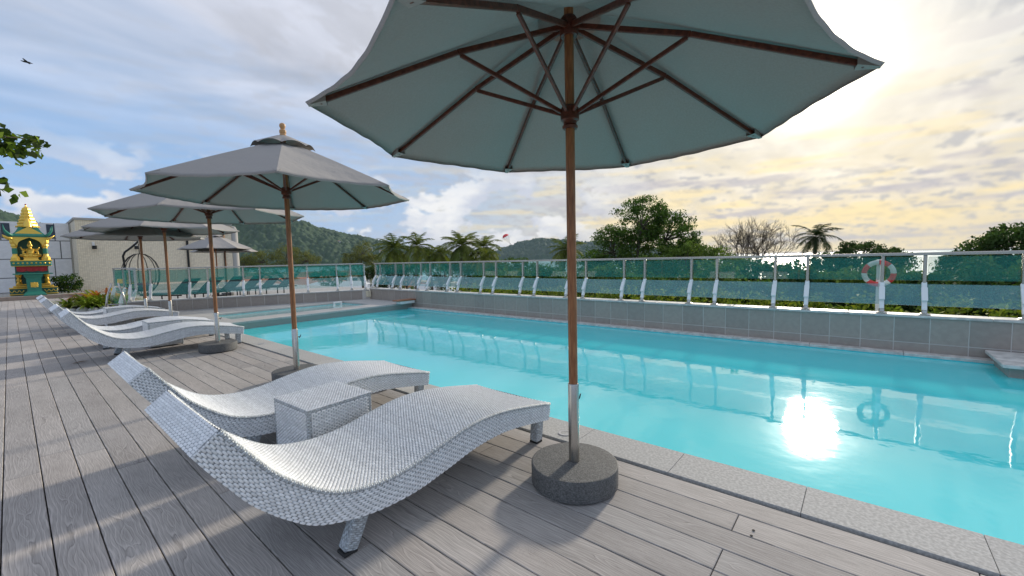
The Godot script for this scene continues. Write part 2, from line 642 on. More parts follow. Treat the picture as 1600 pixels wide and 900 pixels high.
	textured(palmbark, noise_tex(76, 0.05, grey(0.6), grey(1.0), 256, 4), 1.0)
	var beige := mat("beige_tile", Color(0.84, 0.75, 0.61), 0.6)
	textured(beige, beige_tex(), 1.7)
	var pan := mat("white_panel", Color(0.82, 0.82, 0.83), 0.45)
	textured(pan, noise_tex(80, 0.02, grey(0.965), grey(1.0), 256, 4), 0.7)
	mat("panel_joint", grey(0.16), 0.8)
	mat("dark_glass", Color(0.03, 0.04, 0.055), 0.05)
	mat("gold", Color(0.83, 0.55, 0.10), 0.34, 0.65)
	mat("gold_deep", Color(0.66, 0.38, 0.05), 0.35, 0.5)
	mat("shrine_green", Color(0.02, 0.20, 0.14), 0.4)
	mat("shrine_dark", Color(0.012, 0.09, 0.065), 0.4)
	mat("red_cloth", Color(0.42, 0.02, 0.025), 0.7)
	mat("kerb_brown", Color(0.30, 0.235, 0.19), 0.8)
	mat("soil", Color(0.05, 0.035, 0.025), 0.95)
	mat("white", Color(0.78, 0.78, 0.77), 0.5)
	mat("roof_tile", Color(0.33, 0.15, 0.10), 0.8)
	mat("roof_pale", Color(0.55, 0.57, 0.58), 0.5)
	mat("far_wall", Color(0.68, 0.66, 0.62), 0.8)
	mat("sail_red", Color(0.75, 0.06, 0.06), 0.7)
	mat("dark_cloth", Color(0.03, 0.06, 0.075), 0.7)
	mat("cream", Color(0.72, 0.66, 0.50), 0.5)
	mat("concrete", Color(0.40, 0.39, 0.37), 0.85)
	mat("feather", grey(0.05), 0.8)
	mat("far_canopy", Color(0.66, 0.63, 0.62), 0.85)

func mosaic_tex() -> ImageTexture:
	var n := 32
	var px := 16
	var im := Image.create(n * px, n * px, false, Image.FORMAT_RGB8)
	var r := RandomNumberGenerator.new()
	r.seed = 15
	im.fill(grey(0.96))
	for j in n:
		for i in n:
			var v := r.randf_range(0.90, 1.0)
			im.fill_rect(Rect2i(i * px + 1, j * px + 1, px - 2, px - 2), Color(v * r.randf_range(0.9, 1.0), v, v))
	return ImageTexture.create_from_image(im)

func beige_tex() -> ImageTexture:
	var n := 8
	var px := 32
	var im := Image.create(n * px, n * px, false, Image.FORMAT_RGB8)
	var r := RandomNumberGenerator.new()
	r.seed = 16
	im.fill(Color(0.86, 0.83, 0.78))
	for j in n:
		for i in n:
			var v := r.randf_range(0.93, 1.0)
			im.fill_rect(Rect2i(i * px + 2, j * px + 2, px - 4, px - 4), Color(v, v, v * 0.98))
	return ImageTexture.create_from_image(im)

# separate woven strands laid over a surface: at(u, v) gives [point, outward normal, along, across]; rows run along u
func strands(at: Callable, ulen: float, vlen: float, row: float, pitch: float, over: float, lift: float, sd: int) -> ArrayMesh:
	var r := RandomNumberGenerator.new()
	r.seed = sd
	var rows := int(vlen / row)
	var vs := PackedVector3Array()
	var ns := PackedVector3Array()
	var cs := PackedColorArray()
	var ix := PackedInt32Array()
	var nu := 5
	for j in rows:
		var v := (j + 0.5) * vlen / rows
		var hv := vlen / rows * 0.48
		var u0 := -pitch * (0.5 if j % 2 == 1 else 0.0) + r.randf_range(-0.06, 0.06) * pitch
		var tone_row := r.randf_range(0.92, 1.05)
		while u0 < ulen:
			var a := maxf(u0, 0.0)
			var b := minf(u0 + over, ulen)
			u0 += pitch
			if b - a < 0.004:
				continue
			var f := tone_row * r.randf_range(0.84, 1.03)
			var col := Color(0.86 * f, 0.885 * f, 0.91 * f)
			var base := vs.size()
			var slant := r.randf_range(-0.0006, 0.0006)
			for k in nu:
				var t := float(k) / (nu - 1)
				var fr: Array = at.call(lerpf(a, b, t), v)
				var P: Vector3 = fr[0]
				var N: Vector3 = fr[1]
				var T: Vector3 = fr[2]
				var B: Vector3 = fr[3]
				var arch := lift * (1.0 - pow(absf(2.0 * t - 1.0), 2.5))
				var slope := lift * 2.5 * 2.0 * pow(absf(2.0 * t - 1.0), 1.5) * signf(0.5 - t) / (b - a)
				for e in 3:
					var w := (e - 1.0)
					vs.append(P + B * (w * hv + slant * t) + N * (arch + (0.0006 if e == 1 else -lift * 0.42)))
					ns.append((N - T * slope + B * w * 0.75).normalized())
					cs.append(col)
			for k in nu - 1:
				for e in 2:
					var p := base + k * 3 + e
					# along u then across: outside is along x across
					ix.append_array(PackedInt32Array([p, p + 4, p + 3, p, p + 1, p + 4]))
	var ar := []
	ar.resize(Mesh.ARRAY_MAX)
	ar[Mesh.ARRAY_VERTEX] = vs
	ar[Mesh.ARRAY_NORMAL] = ns
	ar[Mesh.ARRAY_COLOR] = cs
	ar[Mesh.ARRAY_INDEX] = ix
	var me := ArrayMesh.new()
	me.add_surface_from_arrays(Mesh.PRIMITIVE_TRIANGLES, ar)
	return me

func stuff_part(parent: Node, mesh: Mesh) -> void:
	part(parent, "weave", mesh, M.strand).set_meta("kind", "stuff")

# ---------------------------------------------------------------- ground, sea, building under the terrace
func build_ground() -> void:
	var st := S()
	var R := 5200.0
	q(st, Vector3(-R, -9, R), Vector3(R, -9, R), Vector3(R, -9, -R), Vector3(-R, -9, -R))
	structure("ground", fin(st), M.ground)
	# the bay: from the beach outwards, its shore curving
	st = S()
	var inner := []
	var n := 40
	for k in n + 1:
		var a := deg_to_rad(18.0 + 140.0 * k / n)
		var r := 175.0 + 18.0 * sin(k * 0.9) + (500.0 * pow(maxf(0.0, 1.0 - k / 9.0), 2.0))
		inner.append(Vector3(sin(a) * r, -8.95, -cos(a) * r))
	for k in n:
		var o0: Vector3 = Vector3(inner[k].x, 0, inner[k].z).normalized() * 5000.0
		var o1: Vector3 = Vector3(inner[k + 1].x, 0, inner[k + 1].z).normalized() * 5000.0
		o0.y = -8.95
		o1.y = -8.95
		q(st, inner[k], inner[k + 1], o1, o0)
	structure("sea", fin(st), M.sea)
	st = S()
	for k in n:
		var b0: Vector3 = inner[k] * 0.93
		var b1: Vector3 = inner[k + 1] * 0.93
		b0.y = -8.975
		b1.y = -8.975
		q(st, b0, b1, inner[k + 1] * 1.01 + Vector3(0, 0.02 - 8.975 + 8.95 * 1.01, 0) , inner[k] * 1.01 + Vector3(0, 0.02 - 8.975 + 8.95 * 1.01, 0))
	var sand := mat("sand", Color(0.52, 0.45, 0.33), 0.9)
	structure("beach", fin(st), sand)
	structure("hotel_block", span_mesh(Vector3(-9, -9, -34), Vector3(8.4, -1.6, 8)), M.concrete)

# ---------------------------------------------------------------- deck of separate boards
func plank_mesh(w: float, l: float, strip: int, v0: float, flip: bool) -> ArrayMesh:
	var st := S()
	var h := 0.022
	var b := 0.0025
	var hw := w / 2
	var hl := l / 2
	var u0 := strip / 4.0 + 0.004
	var u1 := (strip + 1) / 4.0 - 0.004
	if flip:
		var t := u0
		u0 = u1
		u1 = t
	var V := func(z: float) -> float: return v0 + (z + hl) / 3.0
	var ub := lerpf(u0, u1, b / w)
	var uc := lerpf(u0, u1, 1.0 - b / w)
	q(st, Vector3(-hw + b, 0, hl - b), Vector3(hw - b, 0, hl - b), Vector3(hw - b, 0, -hl + b), Vector3(-hw + b, 0, -hl + b), Vector2(ub, V.call(hl)), Vector2(uc, V.call(hl)), Vector2(uc, V.call(-hl)), Vector2(ub, V.call(-hl)))
	for s: float in [-1.0, 1.0]:
		var uu := ub if s < 0 else uc
		var A := Vector3(s * (hw - b), 0, hl - b)
		var B := Vector3(s * (hw - b), 0, -hl + b)
		var C := Vector3(s * hw, -b, -hl)
		var D := Vector3(s * hw, -b, hl)
		var E := Vector3(s * hw, -h, -hl)
		var F := Vector3(s * hw, -h, hl)
		var a0 := Vector2(uu, V.call(hl))
		var a1 := Vector2(uu, V.call(-hl))
		if s > 0:
			q(st, A, D, C, B, a0, a0, a1, a1)
			q(st, D, F, E, C, a0, a0, a1, a1)
		else:
			q(st, A, B, C, D, a0, a1, a1, a0)
			q(st, D, C, E, F, a0, a1, a1, a0)
		var z := s * hl
		var P := Vector3(-hw + b, 0, z - s * b)
		var Q := Vector3(hw - b, 0, z - s * b)
		var Rr := Vector3(hw, -b, z)
		var T := Vector3(-hw, -b, z)
		var U := Vector3(hw, -h, z)
		var W := Vector3(-hw, -h, z)
		var e0 := Vector2(ub, V.call(z))
		var e1 := Vector2(uc, V.call(z))
		if s > 0:
			q(st, P, T, Rr, Q, e0, e0, e1, e1)
			q(st, T, W, U, Rr, e0, e0, e1, e1)
		else:
			q(st, P, Q, Rr, T, e0, e1, e1, e0)
			q(st, T, Rr, U, W, e0, e1, e1, e0)
	return fin(st)

func build_deck() -> void:
	var r := RandomNumberGenerator.new()
	r.seed = 11
	var root := structure_root("deck")
	var st := S()
	span(st, Vector3(-5.2, -0.3, -25.4), Vector3(2.236, -0.09, 3.0))
	part(root, "sub_base", fin(st), M.joist)
	for k in 60:
		part(root, "joist", box_mesh(Vector3(7.4, 0.062, 0.045)), M.joist, Vector3(-1.48, -0.0555, 2.6 - k * 0.46))
	var pitch := 0.1455
	var w := 0.1405
	for k in 50:
		var x := 2.222 - pitch * k - w / 2
		if x < -5.1:
			break
		var far_row := x < -0.55
		var z := 2.9
		var first := true
		while z > -25.35:
			var l := 2.9 if not far_row else 9.6
			if first:
				l = r.randf_range(0.8, 2.9) if not far_row else r.randf_range(3.0, 9.0)
				# an access hatch: several boards break on one line beside the parasol foot
				if k in [1, 3, 4, 5, 6]:
					l = 2.9 + 0.405
				first = false
			elif not far_row:
				l = [2.9, 2.9, 2.2, 1.6][r.randi() % 4]
			var z1 := maxf(z - l, -25.4)
			if z1 < -25.0:
				z1 = -25.4
			var ll := z - z1 - 0.0035
			var o := part(root, "plank", plank_mesh(w, ll, r.randi() % 4, r.randf() * 3.0, r.randf() < 0.5), M["deck_%d" % (r.randi() % 5)], Vector3(x, r.randf_range(-0.0012, 0.0008), (z + z1) / 2))
			o.rotation.z = r.randf_range(-0.002, 0.002)
			z = z1
	# dark drain channel between boards and coping
	structure("drain_channel", span_mesh(Vector3(2.2365, -0.3, -9.05), Vector3(2.2445, -0.012, 3.0)), M.black_metal)

# ---------------------------------------------------------------- pools
func build_pool() -> void:
	var r := RandomNumberGenerator.new()
	r.seed = 21
	var X0 := 2.53
	var X1 := 6.60
	var Z0 := -9.10
	var Z1 := 6.0
	var basin := structure_root("pool_basin")
	var st := S()
	var yb := -1.25
	q(st, Vector3(X0, yb, Z1), Vector3(X1, yb, Z1), Vector3(X1, yb, Z0), Vector3(X0, yb, Z0))
	part(basin, "floor", fin(st), M.pool_tile)
	for f in [[Vector3(X0, 0, Z1), Vector3(X0, 0, Z0)], [Vector3(X0, 0, Z0), Vector3(X1, 0, Z0)], [Vector3(X1, 0, Z0), Vector3(X1, 0, Z1)], [Vector3(X1, 0, Z1), Vector3(X0, 0, Z1)]]:
		st = S()
		var d := Vector3(0, yb, 0)
		var u := Vector3(0, -0.03, 0)
		q(st, f[0] + d, f[1] + d, f[1] + u, f[0] + u)
		part(basin, "basin_wall", fin(st), M.pool_tile)
	# the wall of the raised end above the water, grey-green stone
	var endwall := mat("end_stone", Color(0.27, 0.30, 0.28), 0.5)
	part(basin, "end_wall", span_mesh(Vector3(X0 + 0.002, -0.22, Z0 - 0.15), Vector3(6.745, 0.073, Z0 + 0.012)), endwall)
	st = S()
	var yw := -0.035
	q(st, Vector3(X0, yw, Z1), Vector3(X1, yw, Z1), Vector3(X1, yw, Z0), Vector3(X0, yw, Z0), Vector2(X0, Z1), Vector2(X1, Z1), Vector2(X1, Z0), Vector2(X0, Z0))
	structure("pool_water", fin(st), M.water)
	# coping stones: near long side
	var cop := structure_root("pool_coping")
	part(cop, "bedding", span_mesh(Vector3(2.2455, -0.34, -9.05), Vector3(2.525, -0.030, 6.0)), M.grout)
	var z := 0.42 + 0.605 * 6
	while z > Z0 + 0.05:
		var z1 := maxf(z - 0.605, Z0 - 0.0)
		var m := box_mesh(Vector3(0.2835, 0.036, z - z1 - 0.0022), 0.0015)
		part(cop, "coping_stone", m, M["coping_%d" % (r.randi() % 3)], Vector3(2.3885, -0.010 + r.randf_range(-0.0006, 0.0006), (z + z1) / 2))
		z = z1
	# far long side: a narrow pale kerb at the foot of the wall
	part(cop, "bedding", span_mesh(Vector3(6.602, -0.3, Z0), Vector3(6.748, -0.030, 6.0)), M.grout)
	z = 4.0
	while z > Z0 + 0.05:
		var z1 := maxf(z - 0.9, Z0 + 0.014)
		part(cop, "coping_stone", box_mesh(Vector3(0.152, 0.034, z - z1 - 0.004), 0.003), M.cap_stone, Vector3(6.671, -0.012, (z + z1) / 2))
		z = z1
	# raised end with the wading pool
	var py := 0.115
	var plat := structure_root("raised_end")
	part(plat, "fill", span_mesh(Vector3(2.25, -0.3, -9.72), Vector3(6.745, 0.072, -9.262)), M.grout)
	part(plat, "fill", span_mesh(Vector3(2.25, -0.3, -12.9), Vector3(2.80, 0.072, -9.722)), M.grout)
	part(plat, "fill", span_mesh(Vector3(5.90, -0.3, -11.3), Vector3(6.745, 0.072, -9.722)), M.grout)
	part(plat, "fill", span_mesh(Vector3(2.802, -0.3, -12.6), Vector3(5.898, 0.072, -11.05)), M.grout)
	# paving: strip of stones along the front, then the surround
	var x := 2.25
	while x < 6.70:
		var x1 := minf(x + 0.62, 6.745)
		part(plat, "paving_stone", box_mesh(Vector3(x1 - x - 0.004, 0.04, 0.30), 0.003), M["coping_%d" % (r.randi() % 3)], Vector3((x + x1) / 2, py - 0.02, Z0 - 0.152 + 0.022))
		part(plat, "paving_stone", box_mesh(Vector3(x1 - x - 0.004, 0.04, 0.306), 0.003), M["coping_%d" % (r.randi() % 3)], Vector3((x + x1) / 2, py - 0.021, Z0 - 0.437 + 0.0))
		x = x1
	for row in [[5.90, 6.745, -9.69, -11.25], [2.25, 2.80, -9.69, -12.7], [2.80, 5.90, -11.05, -12.5]]:
		var nx := maxi(1, roundi((row[1] - row[0]) / 0.6))
		var nz := maxi(1, roundi((row[2] - row[3]) / 0.6))
		var sx: float = (row[1] - row[0]) / nx
		var sz: float = (row[2] - row[3]) / nz
		for i in nx:
			for j in nz:
				part(plat, "paving_stone", box_mesh(Vector3(sx - 0.004, 0.04, sz - 0.004), 0.003), M["coping_%d" % (r.randi() % 3)], Vector3(row[0] + sx * (i + 0.5), py - 0.022 + r.randf_range(-0.0008, 0.0008), row[2] - sz * (j + 0.5)))
	var wb := structure_root("wading_basin")
	st = S()
	q(st, Vector3(2.80, -0.25, -9.70), Vector3(5.90, -0.25, -9.70), Vector3(5.90, -0.25, -11.05), Vector3(2.80, -0.25, -11.05))
	part(wb, "floor", fin(st), M.wading_tile)
	for f in [[Vector3(2.80, 0, -9.70), Vector3(2.80, 0, -11.05)], [Vector3(2.80, 0, -11.05), Vector3(5.90, 0, -11.05)], [Vector3(5.90, 0, -11.05), Vector3(5.90, 0, -9.70)], [Vector3(5.90, 0, -9.70), Vector3(2.80, 0, -9.70)]]:
		st = S()
		q(st, f[0] + Vector3(0, -0.25, 0), f[1] + Vector3(0, -0.25, 0), f[1] + Vector3(0, 0.075, 0), f[0] + Vector3(0, 0.075, 0))
		part(wb, "basin_wall", fin(st), M.wading_tile)
	st = S()
	q(st, Vector3(2.80, 0.06, -9.70), Vector3(5.90, 0.06, -9.70), Vector3(5.90, 0.06, -11.05), Vector3(2.80, 0.06, -11.05), Vector2(2.8, 9), Vector2(5.9, 9), Vector2(5.9, 11), Vector2(2.8, 11))
	structure("wading_water", fin(st), M.wading_water)
	# overflow ledge with a steel grating at the right end of the far side
	var led := thing("overflow_ledge", "low stone ledge with a steel grating, built against the grey tiled wall in the pool", "ledge", Vector3(6.35, 0, 2.3))
	part(led, "slab", box_mesh(Vector3(0.76, 0.035, 2.5), 0.004), M.cap_stone, Vector3(0, 0.078, 0))
	part(led, "body", box_mesh(Vector3(0.68, 0.32, 2.4), 0.0), M.wall_tile_1, Vector3(0.02, -0.101, 0.0))
	var sg := S()
	for k in 5:
		box(sg, Transform3D(Basis(), Vector3(-0.335, 0.04 - k * 0.018, 0.0)), Vector3(0.012, 0.007, 2.2), 0.001)
	part(led, "grating", fin(sg), M.brushed)
	for k in 8:
		part(led, "grating_upright", box_mesh(Vector3(0.008, 0.09, 0.01)), M.brushed, Vector3(-0.343, 0.004, -1.05 + k * 0.3))
	# bench block at the corner of the raised end
	var b := thing("bench_block", "small white plinth with a brown timber top against the tiled wall", "bench", Vector3(6.46, py, -9.02))
	part(b, "plinth", box_mesh(Vector3(0.44, 0.07, 0.20), 0.004), M.white, Vector3(0.03, 0.035, 0))
	for k in 3:
		part(b, "top_board", box_mesh(Vector3(0.55, 0.03, 0.078), 0.004), M.bare_wood, Vector3(0, 0.086, -0.082 + k * 0.082))

# ---------------------------------------------------------------- walls and glass balustrades
# built along local x, local +z towards the pool
func parapet(label: String, a: Vector3, length: float, turn: float, y0: float, cap_y: float, rows: Array) -> void:
	var r := RandomNumberGenerator.new()
	r.seed = 31 + int(length * 10.0)
	var o := thing("parapet_wall", label, "wall", a, turn)
	part(o, "core", span_mesh(Vector3(0, -1.6, -0.20), Vector3(length, cap_y - 0.03, -0.006)), M.grout)
	var w := 0.3085
	var n := int(length / w)
	for k in n:
		for rw in rows:
			var t := part(o, "tile", box_mesh(Vector3(w - 0.009, rw[1] - rw[0] - 0.009, 0.006), 0.001), M["wall_tile_%d" % (r.randi() % 3)], Vector3((k + 0.5) * w, (rw[0] + rw[1]) / 2, -0.0048 + r.randf_range(-0.0005, 0.0005)))
			t.rotation.y = r.randf_range(-0.002, 0.002)
	var x := 0.0
	while x < length - 0.05:
		var x1 := minf(x + 1.22, length)
		part(o, "cap_stone", box_mesh(Vector3(x1 - x - 0.003, 0.03, 0.24), 0.005), M.cap_stone, Vector3((x + x1) / 2, cap_y - 0.015, -0.10))
		x = x1

func balustrade(label: String, a: Vector3, turn: float, posts: Array, cap_y: float, rail_y: float, x0: float, x1: float, high: Material, low: Material) -> void:
	var o := thing("glass_balustrade", label, "balustrade", a, turn)
	var st := S()
	box(st, Transform3D(Basis(), Vector3((x0 + x1) / 2, rail_y - 0.018, -0.19)), Vector3(x1 - x0, 0.036, 0.062), 0.006)
	part(o, "top_rail", fin(st), M.steel)
	var hgt := rail_y - 0.036 - cap_y
	var bend := cap_y + hgt * 0.52
	var pm := S()
	box(pm, Transform3D(Basis(), Vector3(0, (rail_y - 0.036 + bend) / 2, -0.19)), Vector3(0.034, rail_y - 0.036 - bend, 0.05), 0.004)
	var post_mesh := fin(pm)
	var am := S()
	bar(am, Vector3(0, bend + 0.01, -0.19), Vector3(0, cap_y + 0.05, -0.055), 0.046, 0.044, 0.004, Vector3.BACK)
	var arm_mesh := fin(am)
	var cm := S()
	bar(cm, Vector3(0, bend - 0.05, -0.163), Vector3(0, cap_y + 0.16, -0.073), 0.056, 0.016, 0.003, Vector3.BACK)
	var clamp_mesh := fin(cm)
	var fm := lathe_mesh([Vector2(0, 0), Vector2(0.055, 0), Vector2(0.055, 0.008), Vector2(0.03, 0.02), Vector2(0.026, 0.055), Vector2(0, 0.055)], 14)
	for x in posts:
		var p := part(o, "post", post_mesh, M.steel, Vector3(x, 0, 0))
		part(p, "arm", arm_mesh, M.white_steel)
		part(p, "clamp", clamp_mesh, M.white_steel, Vector3(0, 0.004, 0.02))
		part(p, "flange", fm, M.steel, Vector3(0, cap_y + 0.001, -0.052))
	for k in posts.size() - 1:
		var w: float = posts[k + 1] - posts[k] - 0.05
		var c: float = (posts[k + 1] + posts[k]) / 2
		var top := rail_y - 0.05
		var up := S()
		box(up, Transform3D(Basis(), Vector3(c, (top + bend + 0.035) / 2, -0.19)), Vector3(w, top - bend - 0.035, 0.010))
		part(o, "upper_pane", fin(up), high)
		var lo := S()
		bar(lo, Vector3(c, bend - 0.01, -0.185), Vector3(c, cap_y + 0.105, -0.078), w, 0.010, 0.0, Vector3.BACK)
		part(o, "lower_pane", fin(lo), low)

func build_parapets() -> void:
	# far long side: local x runs towards -z ... turned so that local +z looks at the pool (-x)
	var za := 2.9
	var len1 := 14.0
	parapet("long low wall of grey square tiles with white cap along the far side of the pool", Vector3(6.75, 0, -11.1), len1, -PI / 2, 0.0, 0.435, [[-0.02, 0.108], [0.108, 0.404]])
	var posts := []
	var z := 0.572 + 1.137 * 2
	var ps := []
	while z > -11.0:
		ps.append(z)
		if z - 0.375 > -11.0:
			ps.append(z - 0.375)
		z -= 1.137
	ps.append(-11.03)
	for k in range(ps.size() - 1, -1, -1):
		posts.append(ps[k] + 11.1)
	balustrade("two-tier green glass balustrade on the wall in front of the trees", Vector3(6.75, 0, -11.1), -PI / 2, posts, 0.437, 1.165, 0.0, len1, M.glass, M.glass_film)
	# short side towards the neighbouring terrace, running a little askew
	var A := Vector3(6.75, 0, -11.1)
	var B := Vector3(1.72, 0, -13.2)
	var L := (A - B).length()
	var turn := -atan2(A.z - B.z, A.x - B.x)
	parapet("short low tiled wall with white cap behind the wading pool", B, L - 0.01, turn, 0.1, 0.40, [[0.115, 0.37]])
	posts = [0.04]
	var x := 0.42
	while x < L - 0.3:
		posts.append(x)
		if x + 0.76 < L - 0.2:
			posts.append(x + 0.76)
		x += 1.137
	posts.append(L - 0.10)
	balustrade("green glass balustrade between the wading pool and the terrace with dark loungers", B, turn, posts, 0.402, 1.17, 0.0, L - 0.13, M.glass_deep, M.glass_pale)
	# return towards the beige building
	var C := Vector3(1.72, 0, -16.4)
	balustrade("short return of green glass balustrade behind the flower bed", C, PI / 2 + PI, [0.05, 1.58, 3.12], 0.12, 1.19, 0.0, 3.15, M.glass_deep, M.glass_pale)
	part(get_node("glass_balustrade_002"), "base_kerb", span_mesh(Vector3(0, -0.02, -0.2), Vector3(3.15, 0.118, 0.02)), M.cap_stone)

# ---------------------------------------------------------------- neighbouring terrace, building, panel wall
func build_far_terrace() -> void:
	structure("terrace", span_mesh(Vector3(1.94, -1.6, -34.0), Vector3(10.5, 0.0, -13.3)), M.paving)
	structure("terrace_strip", span_mesh(Vector3(-5.2, -1.6, -34.0), Vector3(1.938, -0.03, -25.41)), M.paving)
	var r := RandomNumberGenerator.new()
	r.seed = 41
	# platform of the shrine, with a brown kerb
	var pf := structure_root("shrine_platform")
	part(pf, "slab", span_mesh(Vector3(-5.2, -0.029, -31.0), Vector3(2.1, 0.145, -25.62)), M.paving)
	var x := -5.2
	while x < 2.05:
		part(pf, "kerb_stone", box_mesh(Vector3(0.72, 0.178, 0.20), 0.006), M.kerb_brown, Vector3(x + 0.36, 0.062, -25.515))
		x += 0.726
	# white panel wall behind the shrine
	var o := thing("panel_wall", "white wall of large metal panels with dark joints behind the golden shrine", "wall", Vector3(-3.2, 0.146, -30.2))
	part(o, "backing", span_mesh(Vector3(0, 0, -0.3), Vector3(5.25, 3.27, -0.02)), M.panel_joint)
	var ys := [0.0, 0.68, 1.55, 2.42, 3.30]
	for j in 4:
		var off: float = [0.0, 0.35, 0.1, 0.3][j]
		var xx: float = -off
		while xx < 5.25:
			var w: float = [1.25, 1.25, 1.25, 0.56][j]
			var lo := maxf(xx, 0.0)
			var hi := minf(xx + w, 5.25)
			if hi - lo > 0.05:
				part(o, "panel", box_mesh(Vector3(hi - lo - 0.035, ys[j + 1] - ys[j] - 0.035, 0.04), 0.006), M.white_panel, Vector3((lo + hi) / 2, (ys[j] + ys[j + 1]) / 2, 0.0))
			xx += w
	for wx: float in [3.22, 4.62]:
		var wn := part(o, "window", box_mesh(Vector3(0.27, 0.66, 0.05), 0.004), M.dark_glass, Vector3(wx, 2.88, 0.012))
		part(wn, "frame", box_mesh(Vector3(0.32, 0.025, 0.06), 0.003), M.panel_joint, Vector3(0, -0.345, 0))
	# beige tiled building
	var b := thing("beige_building", "low building faced with small beige tiles behind the far parasols", "building", Vector3(2.09, 0, -28.0))
	part(b, "wall", span_mesh(Vector3(0, -0.2, -5.0), Vector3(6.25, 3.45, 0)), M.beige_tile)
	part(b, "parapet", span_mesh(Vector3(-0.05, 3.452, -5.05), Vector3(6.3, 3.56, 0.05), 0.01), M.concrete)
	for px: float in [4.15, 5.85]:
		part(b, "downpipe", lathe_mesh([Vector2(0.05, 0.0), Vector2(0.05, 3.4)], 10), M.black_metal, Vector3(px, 0, 0.07))
	part(b, "corner_column", lathe_mesh([Vector2(0.22, -0.2), Vector2(0.22, 3.2), Vector2(0.12, 3.42), Vector2(0, 3.46)], 20), M.concrete, Vector3(6.42, 0, -0.2))
	for px: float in [0.55, 2.05]:
		var lm := thing("wall_lamp", "small black and steel lamp on the beige wall, " + ("beside the white panel wall" if px < 1.0 else "above the hanging chair"), "lamp", Vector3(2.09 + px, 2.2, -27.98), 0.0, "lamps on the beige wall")
		part(lm, "bracket", box_mesh(Vector3(0.09, 0.28, 0.03), 0.006), M.white, Vector3(0, 0.1, 0.012))
		part(lm, "shade", lathe_mesh([Vector2(0.0, -0.10), Vector2(0.085, -0.10), Vector2(0.085, 0.06), Vector2(0, 0.06)], 14), M.black_metal, Vector3(0.02, 0.0, 0.12))

# ---------------------------------------------------------------- hills
func build_hills() -> void:
	hill("hill", [[-24, 3.0], [-12, 4.5], [-3, 4.8], [-0.2, 4.75], [1.4, 4.1], [3.2, 3.2], [9, 3.0], [13, 3.9], [16, 4.85], [19, 5.15], [23, 4.65], [26, 3.9], [30, 2.9], [34, 2.05], [38, 1.25], [42, 0.55], [45, 0.0]], 1150.0, 620.0, 3, 460, 110)
	hill("far_hill", [[46.5, 0.0], [49, 1.05], [52, 1.85], [54.2, 2.2], [57, 1.95], [60, 1.55], [62.5, 1.65], [65, 1.1], [68, 0.5], [71, 0.0]], 2300.0, 700.0, 9, 260, 60)

func hill(called: String, prof: Array, dist: float, depth: float, sd: int, na: int, nd: int) -> void:
	var n := FastNoiseLite.new(); n.seed = sd; n.frequency = 0.004; n.fractal_octaves = 4
	var c := FastNoiseLite.new(); c.seed = sd + 1; c.noise_type = FastNoiseLite.TYPE_CELLULAR; c.frequency = 0.075 * 1150.0 / dist; c.cellular_return_type = FastNoiseLite.RETURN_DISTANCE; c.fractal_type = FastNoiseLite.FRACTAL_NONE
	var t := FastNoiseLite.new(); t.seed = sd + 2; t.frequency = 0.02
	var a0: float = prof[0][0]
	var a1: float = prof[prof.size() - 1][0]
	var rows := []
	var cols := []
	for j in nd + 1:
		var row := []
		var cr := []
		var v := float(j) / nd
		for i in na + 1:
			var az := lerpf(a0, a1, float(i) / na)
			var e := 0.0
			for k in prof.size() - 1:
				if az >= prof[k][0] and az <= prof[k + 1][0]:
					e = lerpf(prof[k][1], prof[k + 1][1], smoothstep(prof[k][0], prof[k + 1][0], az) * 0.5 + 0.5 * (az - prof[k][0]) / (prof[k + 1][0] - prof[k][0]))
			var crest := dist + depth * 0.62
			var top := tan(deg_to_rad(e)) * crest + 10.2
			var d := dist + depth * v
			var x := sin(deg_to_rad(az)) * d
			var z := -cos(deg_to_rad(az)) * d
			var shape := sin(minf(v / 0.62, 1.0) * PI / 2) if v < 0.62 else cos((v - 0.62) / 0.38 * PI / 2)
			var fold := n.get_noise_2d(x * 1.4, z * 1.4)
			var y := top * maxf(0.0, shape) * (1.0 + 0.25 * fold * (1.0 - smoothstep(0.4, 0.62, v)))
			var cell := clampf(1.0 + c.get_noise_2d(x, z), 0.0, 1.0)
			var crown := (1.0 - cell) * 15.0 * dist / 1150.0
			row.append(Vector3(x, -9.2 + y + (crown if y > 2.0 else 0.0), z))
			var tone := clampf(0.5 + 0.55 * t.get_noise_2d(x, z) + 0.75 * t.get_noise_2d(x * 3.1 + 500.0, z * 3.1), 0.0, 1.4)
			cr.append(Color(0.020 + 0.026 * tone, 0.052 + 0.036 * tone, 0.022 + 0.012 * tone))
		rows.append(row)
		cols.append(cr)
	var st := S(true)
	for j in nd:
		for i in na:
			var P := [rows[j][i], rows[j][i + 1], rows[j + 1][i + 1], rows[j + 1][i]]
			var C := [cols[j][i], cols[j][i + 1], cols[j + 1][i + 1], cols[j + 1][i]]
			for k in [0, 2, 1, 0, 3, 2]:
				st.set_color(C[k])
				st.add_vertex(P[k])
	structure(called, fin(st), M.hill_wood)

